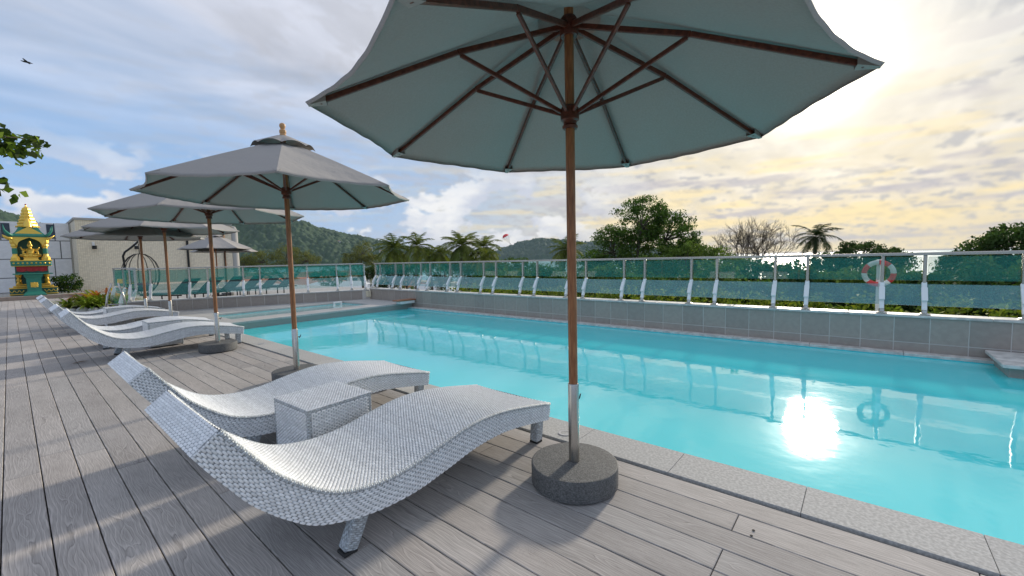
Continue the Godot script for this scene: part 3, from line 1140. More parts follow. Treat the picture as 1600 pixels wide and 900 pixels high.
# ---------------------------------------------------------------- leaves
# leaves: many small folded blades; clumps [centre, radius, count]; tones as linear colours
func foliage(clumps: Array, size: float, tones: Array, sd: int, narrow := 0.5, outward := 0.45) -> ArrayMesh:
	var r := RandomNumberGenerator.new()
	r.seed = sd
	var total := 0
	for c in clumps:
		total += int(c[2])
	var vs := PackedVector3Array(); vs.resize(total * 4)
	var ns := PackedVector3Array(); ns.resize(total * 4)
	var cs := PackedColorArray(); cs.resize(total * 4)
	var ix := PackedInt32Array(); ix.resize(total * 6)
	var k := 0
	for c in clumps:
		var cc: Vector3 = c[0]
		var rad: Vector3 = c[1] if c[1] is Vector3 else Vector3.ONE * c[1]
		var tint := r.randf_range(0.78, 1.18)
		for i in int(c[2]):
			var dir := Vector3(r.randfn(), r.randfn(), r.randfn()).normalized()
			var p := cc + dir * rad * pow(r.randf(), 0.45)
			var n := (dir * outward + Vector3(r.randfn(), r.randfn() + 0.5, r.randfn()) * 0.55).normalized()
			var t := n.cross(Vector3(r.randfn(), r.randfn() * 0.6 - 0.2, r.randfn())).normalized()
			var b := n.cross(t)
			var l := size * r.randf_range(0.65, 1.3)
			var w := l * narrow * r.randf_range(0.8, 1.2)
			vs[k * 4] = p - t * l * 0.5
			vs[k * 4 + 1] = p + b * w * 0.5 + n * w * 0.12
			vs[k * 4 + 2] = p + t * l * 0.5 - n * l * 0.1
			vs[k * 4 + 3] = p - b * w * 0.5 + n * w * 0.12
			var base: Color = tones[r.randi() % tones.size()]
			var f := tint * r.randf_range(0.8, 1.2)
			var col := Color(base.r * f, base.g * f, base.b * f)
			for s in 4:
				ns[k * 4 + s] = n
				cs[k * 4 + s] = col
			ix[k * 6] = k * 4; ix[k * 6 + 1] = k * 4 + 1; ix[k * 6 + 2] = k * 4 + 2
			ix[k * 6 + 3] = k * 4; ix[k * 6 + 4] = k * 4 + 2; ix[k * 6 + 5] = k * 4 + 3
			k += 1
	var ar := []
	ar.resize(Mesh.ARRAY_MAX)
	ar[Mesh.ARRAY_VERTEX] = vs
	ar[Mesh.ARRAY_NORMAL] = ns
	ar[Mesh.ARRAY_COLOR] = cs
	ar[Mesh.ARRAY_INDEX] = ix
	var me := ArrayMesh.new()
	me.add_surface_from_arrays(Mesh.PRIMITIVE_TRIANGLES, ar)
	return me

# a broad tree: lobes [offset from crown centre, radius] filled with small clumps on their shells, limbs reaching into them
func broad_tree(called: String, label: String, at: Vector3, crown_c: Vector3, lobes: Array, clumps_per: int, leaves: int, clump_r: float, leaf: float, tones: Array, sd: int, group := "", narrow := 0.5, trunk_r := 0.2) -> void:
	var r := RandomNumberGenerator.new()
	r.seed = sd
	var o := thing(called, label, "tree", at, 0.0, group)
	var cl := []
	var st := S(true)
	var fork := Vector3(crown_c.x * 0.6, crown_c.y * 0.62, crown_c.z * 0.6)
	tube(st, [Vector3(0, -0.2, 0), fork * 0.5 + Vector3(r.randfn() * 0.1, 0, r.randfn() * 0.1), fork], [trunk_r * 1.3, trunk_r, trunk_r * 0.8], 9)
	for lb in lobes:
		var c: Vector3 = crown_c + lb[0]
		var rad: Vector3 = lb[1]
		var mid := fork.lerp(c, 0.55) + Vector3(r.randfn(), r.randfn(), r.randfn()) * rad.x * 0.1
		tube(st, [fork * 0.96, mid, c], [trunk_r * 0.55, trunk_r * 0.32, trunk_r * 0.12], 6)
		for k in clumps_per:
			var dir := Vector3(r.randfn(), r.randfn() + 0.15, r.randfn()).normalized()
			var p := c + dir * rad * r.randf_range(0.55, 1.0)
			cl.append([p, Vector3(1, 0.72, 1) * clump_r * r.randf_range(0.6, 1.25), leaves])
			if k % 3 == 0:
				tube(st, [c.lerp(fork, 0.1), c.lerp(p, 0.6) + Vector3(0, -0.05, 0) * rad.y, p], [trunk_r * 0.13, trunk_r * 0.08, trunk_r * 0.03], 4, false)
	part(o, "trunk", fin(st), M.bark)
	part(o, "crown", foliage(cl, leaf, tones, sd + 1, narrow), M.leaf)

func frond(st: SurfaceTool, root: Vector3, az: float, lift: float, length: float, droop: float, tone: Color, fan: bool, r: RandomNumberGenerator) -> void:
	var out := Vector3(cos(az), 0, sin(az))
	var side := Vector3(-sin(az), 0, cos(az))
	var pts := []
	var n := 9
	var p := root
	var pitch := lift
	for k in n + 1:
		pts.append(p)
		p += (out * cos(pitch) + Vector3.UP * sin(pitch)) * (length / n)
		pitch -= droop / n
	for k in n:
		st.set_color(tone * 1.1)
		var w := 0.03 * length / 4.0 * (1.0 - 0.8 * k / n) + 0.012
		q(st, pts[k] - side * w, pts[k] + side * w, pts[k + 1] + side * w * 0.8, pts[k + 1] - side * w * 0.8)
	var m := 26
	for k in range(2, m + 1):
		var t := float(k) / m
		var idx := mini(int(t * n), n - 1)
		var b: Vector3 = pts[idx].lerp(pts[idx + 1], t * n - idx)
		var dir: Vector3 = (pts[idx + 1] - pts[idx]).normalized()
		var ll := length * (0.30 if not fan else 0.42) * sin(PI * (0.12 + 0.84 * t)) * r.randf_range(0.85, 1.1)
		for s: float in [-1.0, 1.0]:
			var tip: Vector3 = b + (side * s * 0.75 + dir * 0.55).normalized() * ll + Vector3.DOWN * ll * r.randf_range(0.15, 0.55)
			var wv: Vector3 = dir * length * 0.018
			var f := r.randf_range(0.75, 1.2)
			st.set_color(Color(tone.r * f, tone.g * f, tone.b * f))
			var mid: Vector3 = b.lerp(tip, 0.5) + Vector3.UP * ll * 0.06
			q(st, b - wv, b + wv, mid + wv * 0.8, mid - wv * 0.8)
			t3(st, mid - wv * 0.8, mid + wv * 0.8, tip)

func palm(label: String, at: Vector3, top: Vector3, fronds: int, length: float, tones: Array, sd: int, group := "palms by the beach") -> void:
	var r := RandomNumberGenerator.new()
	r.seed = sd
	var o := thing("palm_tree", label, "palm", at, 0.0, group)
	var st := S(true)
	var path := []
	var rad := []
	for k in 13:
		var t := k / 12.0
		path.append(Vector3(top.x * t * t, -0.2 + (top.y + 0.2) * t, top.z * t * t))
		rad.append(0.19 - 0.07 * t + (0.012 if k % 2 == 0 else 0.0))
	tube(st, path, rad, 9)
	part(o, "trunk", fin(st), M.palm_bark)
	var fs := S()
	for k in fronds:
		var t := float(k) / fronds
		var lift := lerpf(1.25, -0.75, t) + r.randf_range(-0.15, 0.15)
		frond(fs, top + Vector3(0, 0.1, 0), k * 2.39996 + r.randf_range(-0.2, 0.2), lift, length * r.randf_range(0.85, 1.1), r.randf_range(1.0, 1.6), tones[r.randi() % tones.size()], false, r)
	part(o, "crown", fin(fs), M.leaf)

func polar(az: float, d: float, y := -9.0) -> Vector3:
	return Vector3(sin(deg_to_rad(az)) * d, y, -cos(deg_to_rad(az)) * d)

func limb(st: SurfaceTool, r: RandomNumberGenerator, p: Vector3, dir: Vector3, length: float, rad: float, depth: int) -> void:
	var pts := [p]
	var rs := [rad]
	var d := dir
	for k in 3:
		d = (d + Vector3(r.randfn(), r.randfn() * 0.5 + 0.12, r.randfn()) * 0.16).normalized()
		pts.append(pts[k] + d * length / 3)
		rs.append(rad * (1.0 - 0.16 * (k + 1)))
	tube(st, pts, rs, 5 if depth > 1 else 4, false)
	if depth == 0:
		return
	for k in (3 if depth > 1 else 4):
		var side := d.cross(Vector3(r.randfn(), r.randfn(), r.randfn())).normalized()
		limb(st, r, pts[3 if k < 2 else 2], (d + side * r.randf_range(0.45, 0.85) + Vector3(0, 0.15, 0)).normalized(), length * r.randf_range(0.62, 0.82), rad * 0.66, depth - 1)

func build_vegetation() -> void:
	var G1 := [Color(0.085, 0.155, 0.030), Color(0.11, 0.19, 0.036), Color(0.065, 0.125, 0.026)]
	var G2 := [Color(0.060, 0.110, 0.030), Color(0.050, 0.092, 0.026), Color(0.080, 0.135, 0.036)]
	var G3 := [Color(0.125, 0.19, 0.036), Color(0.15, 0.22, 0.042), Color(0.10, 0.155, 0.032)]
	var OL := [Color(0.19, 0.20, 0.06), Color(0.15, 0.17, 0.055), Color(0.22, 0.22, 0.07)]
	var dd := 26.0
	# the big tree behind the balustrade
	broad_tree("rain_tree", "tall broad green tree rising above the balustrade beside the bare tree", polar(67.2, dd), Vector3(0, 11.0, 0), [
		[Vector3(-0.3, 1.3, 0.2), Vector3(1.6, 1.3, 1.6)], [Vector3(0.9, 0.2, -0.6), Vector3(1.6, 1.3, 1.6)], [Vector3(-0.9, -0.2, -1.5), Vector3(1.5, 1.3, 1.5)], [Vector3(0.3, 0.5, 1.5), Vector3(1.6, 1.1, 1.6)],
		[Vector3(-1.2, -1.4, -2.3), Vector3(1.1, 0.8, 1.1)], [Vector3(0.6, -1.5, 1.7), Vector3(1.7, 1.1, 1.6)], [Vector3(0.2, -1.6, -0.2), Vector3(2.0, 1.0, 2.0)], [Vector3(0.3, -0.6, 2.4), Vector3(1.0, 0.8, 1.0)]], 62, 64, 0.42, 0.15, G1, 101, "", 0.45, 0.24)
	broad_tree("leafy_tree", "low bright green tree beside the tall broad tree", polar(72.6, dd - 3.0), Vector3(0, 9.7, 0), [
		[Vector3(0, 0.2, 0), Vector3(1.5, 1.0, 1.6)], [Vector3(0.2, 0.0, 1.5), Vector3(1.3, 0.8, 1.3)], [Vector3(-0.2, -0.3, -1.4), Vector3(1.3, 0.9, 1.2)]], 56, 54, 0.34, 0.13, G3, 111, "", 0.5, 0.16)
	# bare tree
	var bt := thing("bare_tree", "leafless tree with fine upright twigs beside the tall broad tree", "tree", polar(80.0, 34.0))
	var st := S(true)
	var r := RandomNumberGenerator.new()
	r.seed = 5
	tube(st, [Vector3(0, -0.2, 0), Vector3(0.1, 4, 0), Vector3(0, 8.3, 0)], [0.22, 0.17, 0.14], 8)
	part(bt, "trunk", fin(st), M.bark)
	st = S(true)
	for k in 8:
		var a := k * TAU / 8 + r.randf_range(-0.3, 0.3)
		limb(st, r, Vector3(0, 8.2, 0), Vector3(cos(a) * 0.85, 0.75 + r.randf_range(-0.2, 0.35), sin(a) * 0.85).normalized(), 1.55, 0.05, 5)
	part(bt, "limbs", fin(st), M.bark)
	# trees and palm to the right
	palm("dark coconut palm standing between the bare tree and the round tree", polar(85.7, 40.0), Vector3(0.3, 11.3, 0.2), 22, 1.9, [Color(0.035, 0.055, 0.02), Color(0.05, 0.07, 0.025)], 201)
	broad_tree("round_tree", "round dark tree just above the rail, beside the dark palm", polar(89.7, 28.0), Vector3(0, 9.75, 0), [[Vector3(0, 0.2, 0), Vector3(1.1, 0.8, 1.1)], [Vector3(0, -0.1, 1.2), Vector3(0.9, 0.7, 0.9)], [Vector3(0, -0.3, -1.2), Vector3(0.9, 0.7, 0.9)]], 90, 54, 0.30, 0.13, G2, 121, "", 0.5, 0.16)
	broad_tree("dense_tree", "dense dark tree, its top highest right of the sunset clouds", polar(100.6, 22.0), Vector3(0, 9.55, 0), [[Vector3(0, 0.5, 0), Vector3(1.3, 0.85, 1.3)], [Vector3(-0.1, 0.0, -1.2), Vector3(0.9, 0.6, 0.7)], [Vector3(0.1, 0.4, 1.5), Vector3(1.3, 0.9, 1.3)], [Vector3(0, -0.6, -0.4), Vector3(1.6, 0.9, 1.6)]], 100, 60, 0.34, 0.13, G2, 131, "", 0.5, 0.2)
	# the belt of tree tops seen through the glass
	var belt := [[48.5, 30.0, 9.6, 0], [52.5, 24.0, 9.5, 1], [56.5, 21.0, 9.7, 2], [60.5, 19.0, 9.5, 0], [65.0, 17.5, 9.8, 1], [69.5, 16.0, 9.4, 2], [74.0, 15.0, 9.7, 0], [78.5, 14.5, 9.6, 1], [81.0, 13.6, 9.95, 2], [84.0, 14.0, 9.9, 0], [87.5, 13.5, 9.7, 0], [92.0, 13.0, 9.85, 1], [96.5, 12.5, 9.75, 2], [101.5, 12.5, 9.9, 0], [106.5, 12.5, 9.8, 1]]
	var where := ["beyond the end of the wall with palms behind", "below the far small hill", "beside the small hill's foot", "left of the tall broad tree", "under the tall broad tree", "below the low bright green tree", "between the low bright tree and the bare tree", "under the bare tree", "below the dark coconut palm", "between the dark palm and the leafless tree", "below the round dark tree", "beyond the round dark tree", "below the dense dark tree", "right below the dense dark tree's crown", "past the dense dark tree"]
	for k in belt.size():
		var b: Array = belt[k]
		var s: float = b[1] / 15.0
		var lob := [[Vector3(0, -0.25, 0), Vector3(0.95, 0.7, 0.95) * s], [Vector3(0.6, -0.9, 0.5) * s, Vector3(0.9, 0.7, 0.9) * s], [Vector3(-0.5, -1.0, -0.6) * s, Vector3(1.0, 0.7, 1.0) * s], [Vector3(0.2, -1.8, 0.2) * s, Vector3(1.3, 0.8, 1.3) * s]]
		broad_tree("hedge_tree", "bushy tree behind the balustrade glass, " + where[k], polar(b[0], b[1]), Vector3(0, 10.05 - 0.8 * s + (b[2] - 9.7), 0), lob, 44, 60, 0.30 * s, 0.135 * maxf(s, 0.9), [G1, G3, G2][b[3]], 140 + k * 3, "tree tops behind the glass", 0.5, 0.14)
	var front := [[50.5, 17.0], [55.0, 15.0], [59.0, 14.0], [63.0, 13.0], [67.2, 12.5], [71.7, 12.0], [76.2, 11.6], [80.7, 11.3], [85.2, 11.2], [89.7, 11.2], [94.2, 11.3], [99.0, 11.3], [104.0, 11.3]]
	for k in front.size():
		var b: Array = front[k]
		var lob := [[Vector3(0, 0, 0), Vector3(0.75, 0.5, 0.75)], [Vector3(0.35, -0.5, 0.3), Vector3(0.8, 0.6, 0.8)], [Vector3(-0.3, -0.9, -0.3), Vector3(0.9, 0.7, 0.9)]]
		broad_tree("screen_tree", "small leafy tree close behind the balustrade glass, " + ["where the palms end", "before the foot of the small far hill", "before the middle of the small far hill", "beside the tall broad tree's outer limbs", "before the tall broad tree's trunk", "before the low bright green tree", "next to the leafless tree", "before the leafless tree's trunk", "before the dark palm's trunk", "beside the lifebuoy and the round dark tree", "past the lifebuoy", "before the dense dark tree", "past the dense dark tree's trunk"][k], polar(b[0], b[1]), Vector3(0, 9.25 + 0.25 * sin(k * 2.4), 0), lob, 34, 46, 0.26, 0.115, [G3, G1, G2][k % 3], 520 + k * 3, "small trees close behind the glass", 0.5, 0.08)
	# low hedge on the outer side of the wall
	for k in 15:
		var z := 2.3 - k * 0.72
		var rr := RandomNumberGenerator.new()
		rr.seed = 400 + k
		var cl := []
		for c in 16:
			cl.append([Vector3(rr.randf_range(-0.35, 0.35), rr.randf_range(0.15, 0.52), rr.randf_range(-0.4, 0.4)), 0.14, 34])
		var o := thing("hedge_shrub", "yellow-green hedge shrub in the row at the outer foot of the tiled wall", "shrub", Vector3(7.55, 0.0, z), 0.0, "hedge shrubs outside the wall")
		var ss := S(true)
		for c in 4:
			tube(ss, [Vector3(0, -0.12, 0), Vector3(rr.randf_range(-0.2, 0.2), 0.3, rr.randf_range(-0.2, 0.2))], [0.012, 0.006], 5)
		part(o, "stems", fin(ss), M.bark)
		part(o, "foliage", foliage(cl, 0.075, [Color(0.26, 0.30, 0.04), Color(0.16, 0.22, 0.03), Color(0.10, 0.16, 0.025)], 420 + k, 0.5), M.leaf)
	structure("hedge_bed", span_mesh(Vector3(6.955, -1.6, -11.3), Vector3(8.3, -0.1, 3.4)), M.soil)
	# palms and trees in the middle distance
	var GP := [Color(0.14, 0.17, 0.035), Color(0.18, 0.21, 0.04), Color(0.10, 0.14, 0.03)]
	var pl := [[34.2, 62.0, 12.6, 3.4, "leaning palm beside the fan palm below the hill's foot"], [37.0, 58.0, 12.9, 3.1, "full palm, the tallest of the group below the hill's foot"], [41.6, 60.0, 11.9, 3.0, "short palm between the two tall palm groups"], [43.2, 56.0, 12.7, 3.3, "tall bushy palm, first of the pair standing close together"], [45.3, 58.0, 12.5, 3.3, "tall bushy palm, second of the pair standing close together"], [47.6, 52.0, 11.2, 2.6, "low yellow-green palm beside the close pair"], [39.4, 66.0, 11.6, 2.8, "low palm behind the fan palm"], [56.4, 46.0, 11.7, 2.6, "palm in front of the small far hill"]]
	for k in pl.size():
		palm(pl[k][4], polar(pl[k][0], pl[k][1]), Vector3(0.9 * sin(k * 2.1), pl[k][2] - 0.75, 0.8 * cos(k * 1.7)), [30, 24, 20, 34, 27, 22, 18, 26][k], pl[k][3], GP, 210 + k)
	broad_tree("casuarina_tree", "olive feathery tree in front of the wooded hill, behind the second parasol pole", polar(22.0, 82.0), Vector3(0, 11.2, 0), [[Vector3(0, 0.6, 0), Vector3(2.6, 1.8, 2.6)], [Vector3(-3.4, -0.3, -1.0), Vector3(2.8, 1.5, 2.4)], [Vector3(2.8, -0.4, 1.2), Vector3(2.4, 1.5, 2.2)], [Vector3(-6.2, -1.0, -1.5), Vector3(2.2, 1.2, 2)], [Vector3(-1.5, -2.4, 0), Vector3(5.0, 1.6, 2.6)]], 56, 40, 0.75, 0.30, OL, 161, "", 0.25, 0.3)
	broad_tree("casuarina_tree", "olive pointed feathery tree in front of the hill, beside the leaning palm", polar(30.5, 80.0), Vector3(0, 11.0, 0), [[Vector3(0.2, 1.0, 0), Vector3(1.9, 1.9, 1.9)], [Vector3(-1.8, -0.6, -0.6), Vector3(2.0, 1.4, 1.8)], [Vector3(1.4, -0.7, 0.6), Vector3(1.8, 1.3, 1.8)], [Vector3(0, -2.6, 0), Vector3(2.8, 1.6, 2.8)]], 56, 40, 0.7, 0.28, OL, 165, "", 0.25, 0.26)
	for k in 7:
		var az: float = [26.5, 33.0, 36.0, 40.5, 44.2, 46.8, 50.4][k]
		broad_tree("garden_tree", ["rounded green tree below the hill between the olive trees", "dark green tree under the leaning palm", "green tree under the tallest palm", "green tree under the short palm", "dark tree under the pair of palms", "bright green tree beside the low yellow-green palm", "green tree at the foot of the small far hill"][k], polar(az, [95.0, 72.0, 74.0, 70.0, 66.0, 62.0, 50.0][k]), Vector3(0, [8.2, 9.0, 9.6, 9.7, 9.6, 9.4, 9.2][k], 0), [[Vector3(0, 0, 0), Vector3(2.0, 1.2, 2.0)], [Vector3(1.7, -0.6, 1.2), Vector3(1.7, 1.0, 1.7)], [Vector3(-1.7, -0.6, -1.2), Vector3(1.7, 1.0, 1.7)], [Vector3(0.3, -1.9, 0.3), Vector3(2.4, 1.3, 2.4)], [Vector3(-0.2, -3.4, -0.3), Vector3(2.2, 1.3, 2.2)]], 36, 40, 0.6, 0.26, [G1, G2, G3][k % 3], 170 + k * 2, "garden trees below the terrace", 0.45, 0.2)
	# tree at the edge of the deck, twigs reaching into the picture
	var o := thing("deck_tree", "small tree with round leaves reaching over the deck beside the shrine", "tree", Vector3(-1.75, 0, -5.2))
	st = S(true)
	var tips := [Vector3(2.0, 2.24, 0.1), Vector3(1.93, 2.14, 0.0), Vector3(1.80, 1.86, 0.15), Vector3(1.72, 2.48, 0.1), Vector3(1.3, 2.7, -0.4), Vector3(0.7, 3.1, 0.5), Vector3(-0.5, 3.2, 0.3), Vector3(-0.9, 2.7, -0.7), Vector3(0.2, 3.4, -0.6)]
	tube(st, [Vector3(0, -0.02, 0), Vector3(0.06, 0.8, 0), Vector3(0.0, 1.6, 0)], [0.06, 0.05, 0.042], 8)
	for tp in tips:
		tube(st, [Vector3(0, 1.55, 0), (tp * 0.55 + Vector3(0, 0.95, 0)), tp], [0.024, 0.012, 0.003], 5)
	part(o, "trunk", fin(st), M.bark)
	var rr := RandomNumberGenerator.new()
	rr.seed = 71
	var cl := []
	for k in tips.size():
		var tp: Vector3 = tips[k]
		var m: Vector3 = tp * 0.55 + Vector3(0, 0.95, 0)
		for c in (26 if k < 4 else 12):
			var t := rr.randf_range(0.5, 1.03)
			cl.append([m.lerp(tp, t) + Vector3(rr.randfn() * 0.05, rr.randfn() * 0.045, rr.randfn() * 0.08), Vector3(0.08, 0.04, 0.08), 5])
	var round_leaf := foliage(cl, 0.058, [Color(0.06, 0.10, 0.02), Color(0.045, 0.07, 0.02), Color(0.17, 0.25, 0.025)], 72, 0.85, 0.1)
	part(o, "crown", round_leaf, M.leaf)
	var pot := thing("tree_pot", "round grey pot holding the small tree at the deck's edge", "pot", Vector3(-1.75, 0.0, -5.2))
	part(pot, "bowl", lathe_mesh([Vector2(0.0, 0.004), Vector2(0.20, 0.004), Vector2(0.26, 0.38), Vector2(0.28, 0.40), Vector2(0.24, 0.40), Vector2(0.235, 0.34), Vector2(0, 0.34)], 24), M.concrete)

# ---------------------------------------------------------------- town beyond the terrace
func build_town() -> void:
	var r := RandomNumberGenerator.new()
	r.seed = 91
	# [azimuth, distance, width, depth, height, pale roof?]
	var hs := [[23.5, 120.0, 22.0, 12.0, 6.6, 0], [27.5, 105.0, 18.0, 10.0, 5.9, 1], [31.5, 92.0, 15.0, 9.0, 5.6, 1], [35.2, 98.0, 14.0, 9.0, 5.9, 0], [39.0, 88.0, 12.0, 8.0, 5.4, 1], [26.0, 150.0, 26.0, 12.0, 7.5, 0], [20.0, 132.0, 20.0, 12.0, 7.1, 0]]
	var names := ["long white house with brown hipped roof below the olive tree", "white house with pale metal roof between the olive trees", "white house with pale metal roof under the pointed olive tree", "white house with brown roof under the tallest palm", "low white beach house with pale roof behind the short palm", "long white house with brown roof at the hill's foot", "white house with brown roof behind the second parasol pole"]
	for k in hs.size():
		var h: Array = hs[k]
		house(names[k], polar(h[0], h[1]), deg_to_rad(-h[0]) + r.randf_range(-0.3, 0.3), h[2], h[3], h[4], M.roof_pale if h[5] == 1 else M.roof_tile, "houses between terrace and bay")
	# houses up on the hill
	var up := [[22.6, 1380.0, 74.0], [24.6, 1340.0, 62.0], [27.8, 1300.0, 52.0], [28.9, 1330.0, 50.0], [30.6, 1300.0, 38.0], [31.6, 1260.0, 30.0], [33.0, 1240.0, 22.0]]
	for k in up.size():
		var p := polar(up[k][0], up[k][1], up[k][2])
		house("small white house on the wooded hillside, " + ["highest of them", "second highest", "third from the top", "fourth from the top", "above the pointed olive tree", "just over the pointed olive tree", "lowest of them"][k], p, deg_to_rad(-up[k][0]), 14.0, 10.0, 12.0, M.roof_tile if k % 2 == 0 else M.roof_pale, "houses on the hill")

func house(label: String, at: Vector3, turn: float, w: float, d: float, h: float, roof: Material, group: String) -> void:
	var o := thing("house", label, "house", at, turn, group)
	part(o, "wall", span_mesh(Vector3(-w / 2, -6, -d / 2), Vector3(w / 2, h - 1.6, d / 2)), M.far_wall)
	var st := S()
	var e := 0.5
	var y0 := h - 1.6
	var A := Vector3(-w / 2 - e, y0, d / 2 + e)
	var B := Vector3(w / 2 + e, y0, d / 2 + e)
	var C := Vector3(w / 2 + e, y0, -d / 2 - e)
	var D := Vector3(-w / 2 - e, y0, -d / 2 - e)
	var E := Vector3(-w / 2 + d * 0.45, h, 0)
	var F := Vector3(w / 2 - d * 0.45, h, 0)
	q(st, A, B, F, E)
	q(st, C, D, E, F)
	t3(st, B, C, F)
	t3(st, D, A, E)
	q(st, A, D, C, B)
	part(o, "roof", fin(st), roof)
	var n := maxi(2, int(w / 3.0))
	for k in n:
		part(o, "window", box_mesh(Vector3(w / n * 0.5, 1.1, 0.08)), M.dark_glass, Vector3(-w / 2 + w / n * (k + 0.5), y0 - 1.4, d / 2 + 0.01))

# ---------------------------------------------------------------- parasols
const RIM := 1.217
const TIP_Y := 1.882
const APEX_Y := 2.415

func canopy_point(panel: int, u: float, t: float) -> Vector3:
	# u across a panel from rib to rib, t from crown to rim
	var a := (panel + u) * TAU / 8.0
	var chord := cos(PI / 8) / cos((u - 0.5) * TAU / 8.0)
	var belly := 4.0 * u * (1.0 - u)
	var rad := t * RIM * (chord + (1.0 - cos(PI / 8)) * 0.0)
	if absf(u - 0.5) > 0.49:
		rad = t * RIM
	else:
		rad = t * RIM * lerpf(1.0, 0.0, 0.0) * chord
	rad *= 1.0 - 0.038 * belly * t * t
	var y := APEX_Y - (APEX_Y - TIP_Y) * pow(t, 1.06)
	y -= 0.035 * belly * t * (1.0 - 0.55 * t)
	y += 0.0022 * belly * pow(t, 5.0) * sin(u * 31.0 + panel * 2.3) + 0.003 * belly * sin(t * 17.0 + u * 6.0 + panel * 1.7)
	return Vector3(sin(a) * rad, y, -cos(a) * rad)

func canopy_mesh() -> ArrayMesh:
	var st := SurfaceTool.new()
	st.begin(Mesh.PRIMITIVE_TRIANGLES)
	var nu := 24
	var nt := 20
	for p in 8:
		st.set_smooth_group(p + 1)
		var rows := []
		var uvs := []
		for j in nt + 1:
			var t := lerpf(0.135, 1.0, float(j) / nt)
			var row := []
			var uv := []
			for i in nu + 1:
				row.append(canopy_point(p, float(i) / nu, t))
				uv.append(Vector2(float(i) / nu, t))
			rows.append(row)
			uvs.append(uv)
		# outside (up) = along row (clockwise seen from above) x outward ... order rows rim to crown
		rows.reverse()
		uvs.reverse()
		for row in rows:
			row.reverse()
		for row in uvs:
			row.reverse()
		sheet(st, rows, uvs)
		# hem folded down
		var hem := []
		var hem2 := []
		for i in nu + 1:
			var e := canopy_point(p, float(i) / nu, 1.0)
			hem.append(e)
			var f := e * Vector3(0.992, 1, 0.992)
			f.y -= 0.012
			hem2.append(f)
		for i in nu:
			q(st, hem2[i + 1], hem2[i], hem[i], hem[i + 1])
	return fin(st)

func vent_mesh() -> ArrayMesh:
	var st := SurfaceTool.new()
	st.begin(Mesh.PRIMITIVE_TRIANGLES)
	for p in 8:
		st.set_smooth_group(p + 1)
		var rows := []
		var uvs := []
		for j in 7:
			var t := j / 6.0
			var row := []
			var uv := []
			for i in 9:
				var u := i / 8.0
				var a := (p + u) * TAU / 8.0
				var rad := lerpf(0.03, 0.285, t) * cos(PI / 8) / cos((u - 0.5) * TAU / 8.0)
				var y := APEX_Y + 0.045 - 0.13 * pow(t, 1.25) + 0.034 * 4.0 * u * (1.0 - u) * t * t
				row.append(Vector3(sin(a) * rad, y, -cos(a) * rad))
				uv.append(Vector2(u, t))
			row.reverse()
			uv.reverse()
			rows.append(row)
			uvs.append(uv)
		rows.reverse()
		uvs.reverse()
		sheet(st, rows, uvs)
	return fin(st)

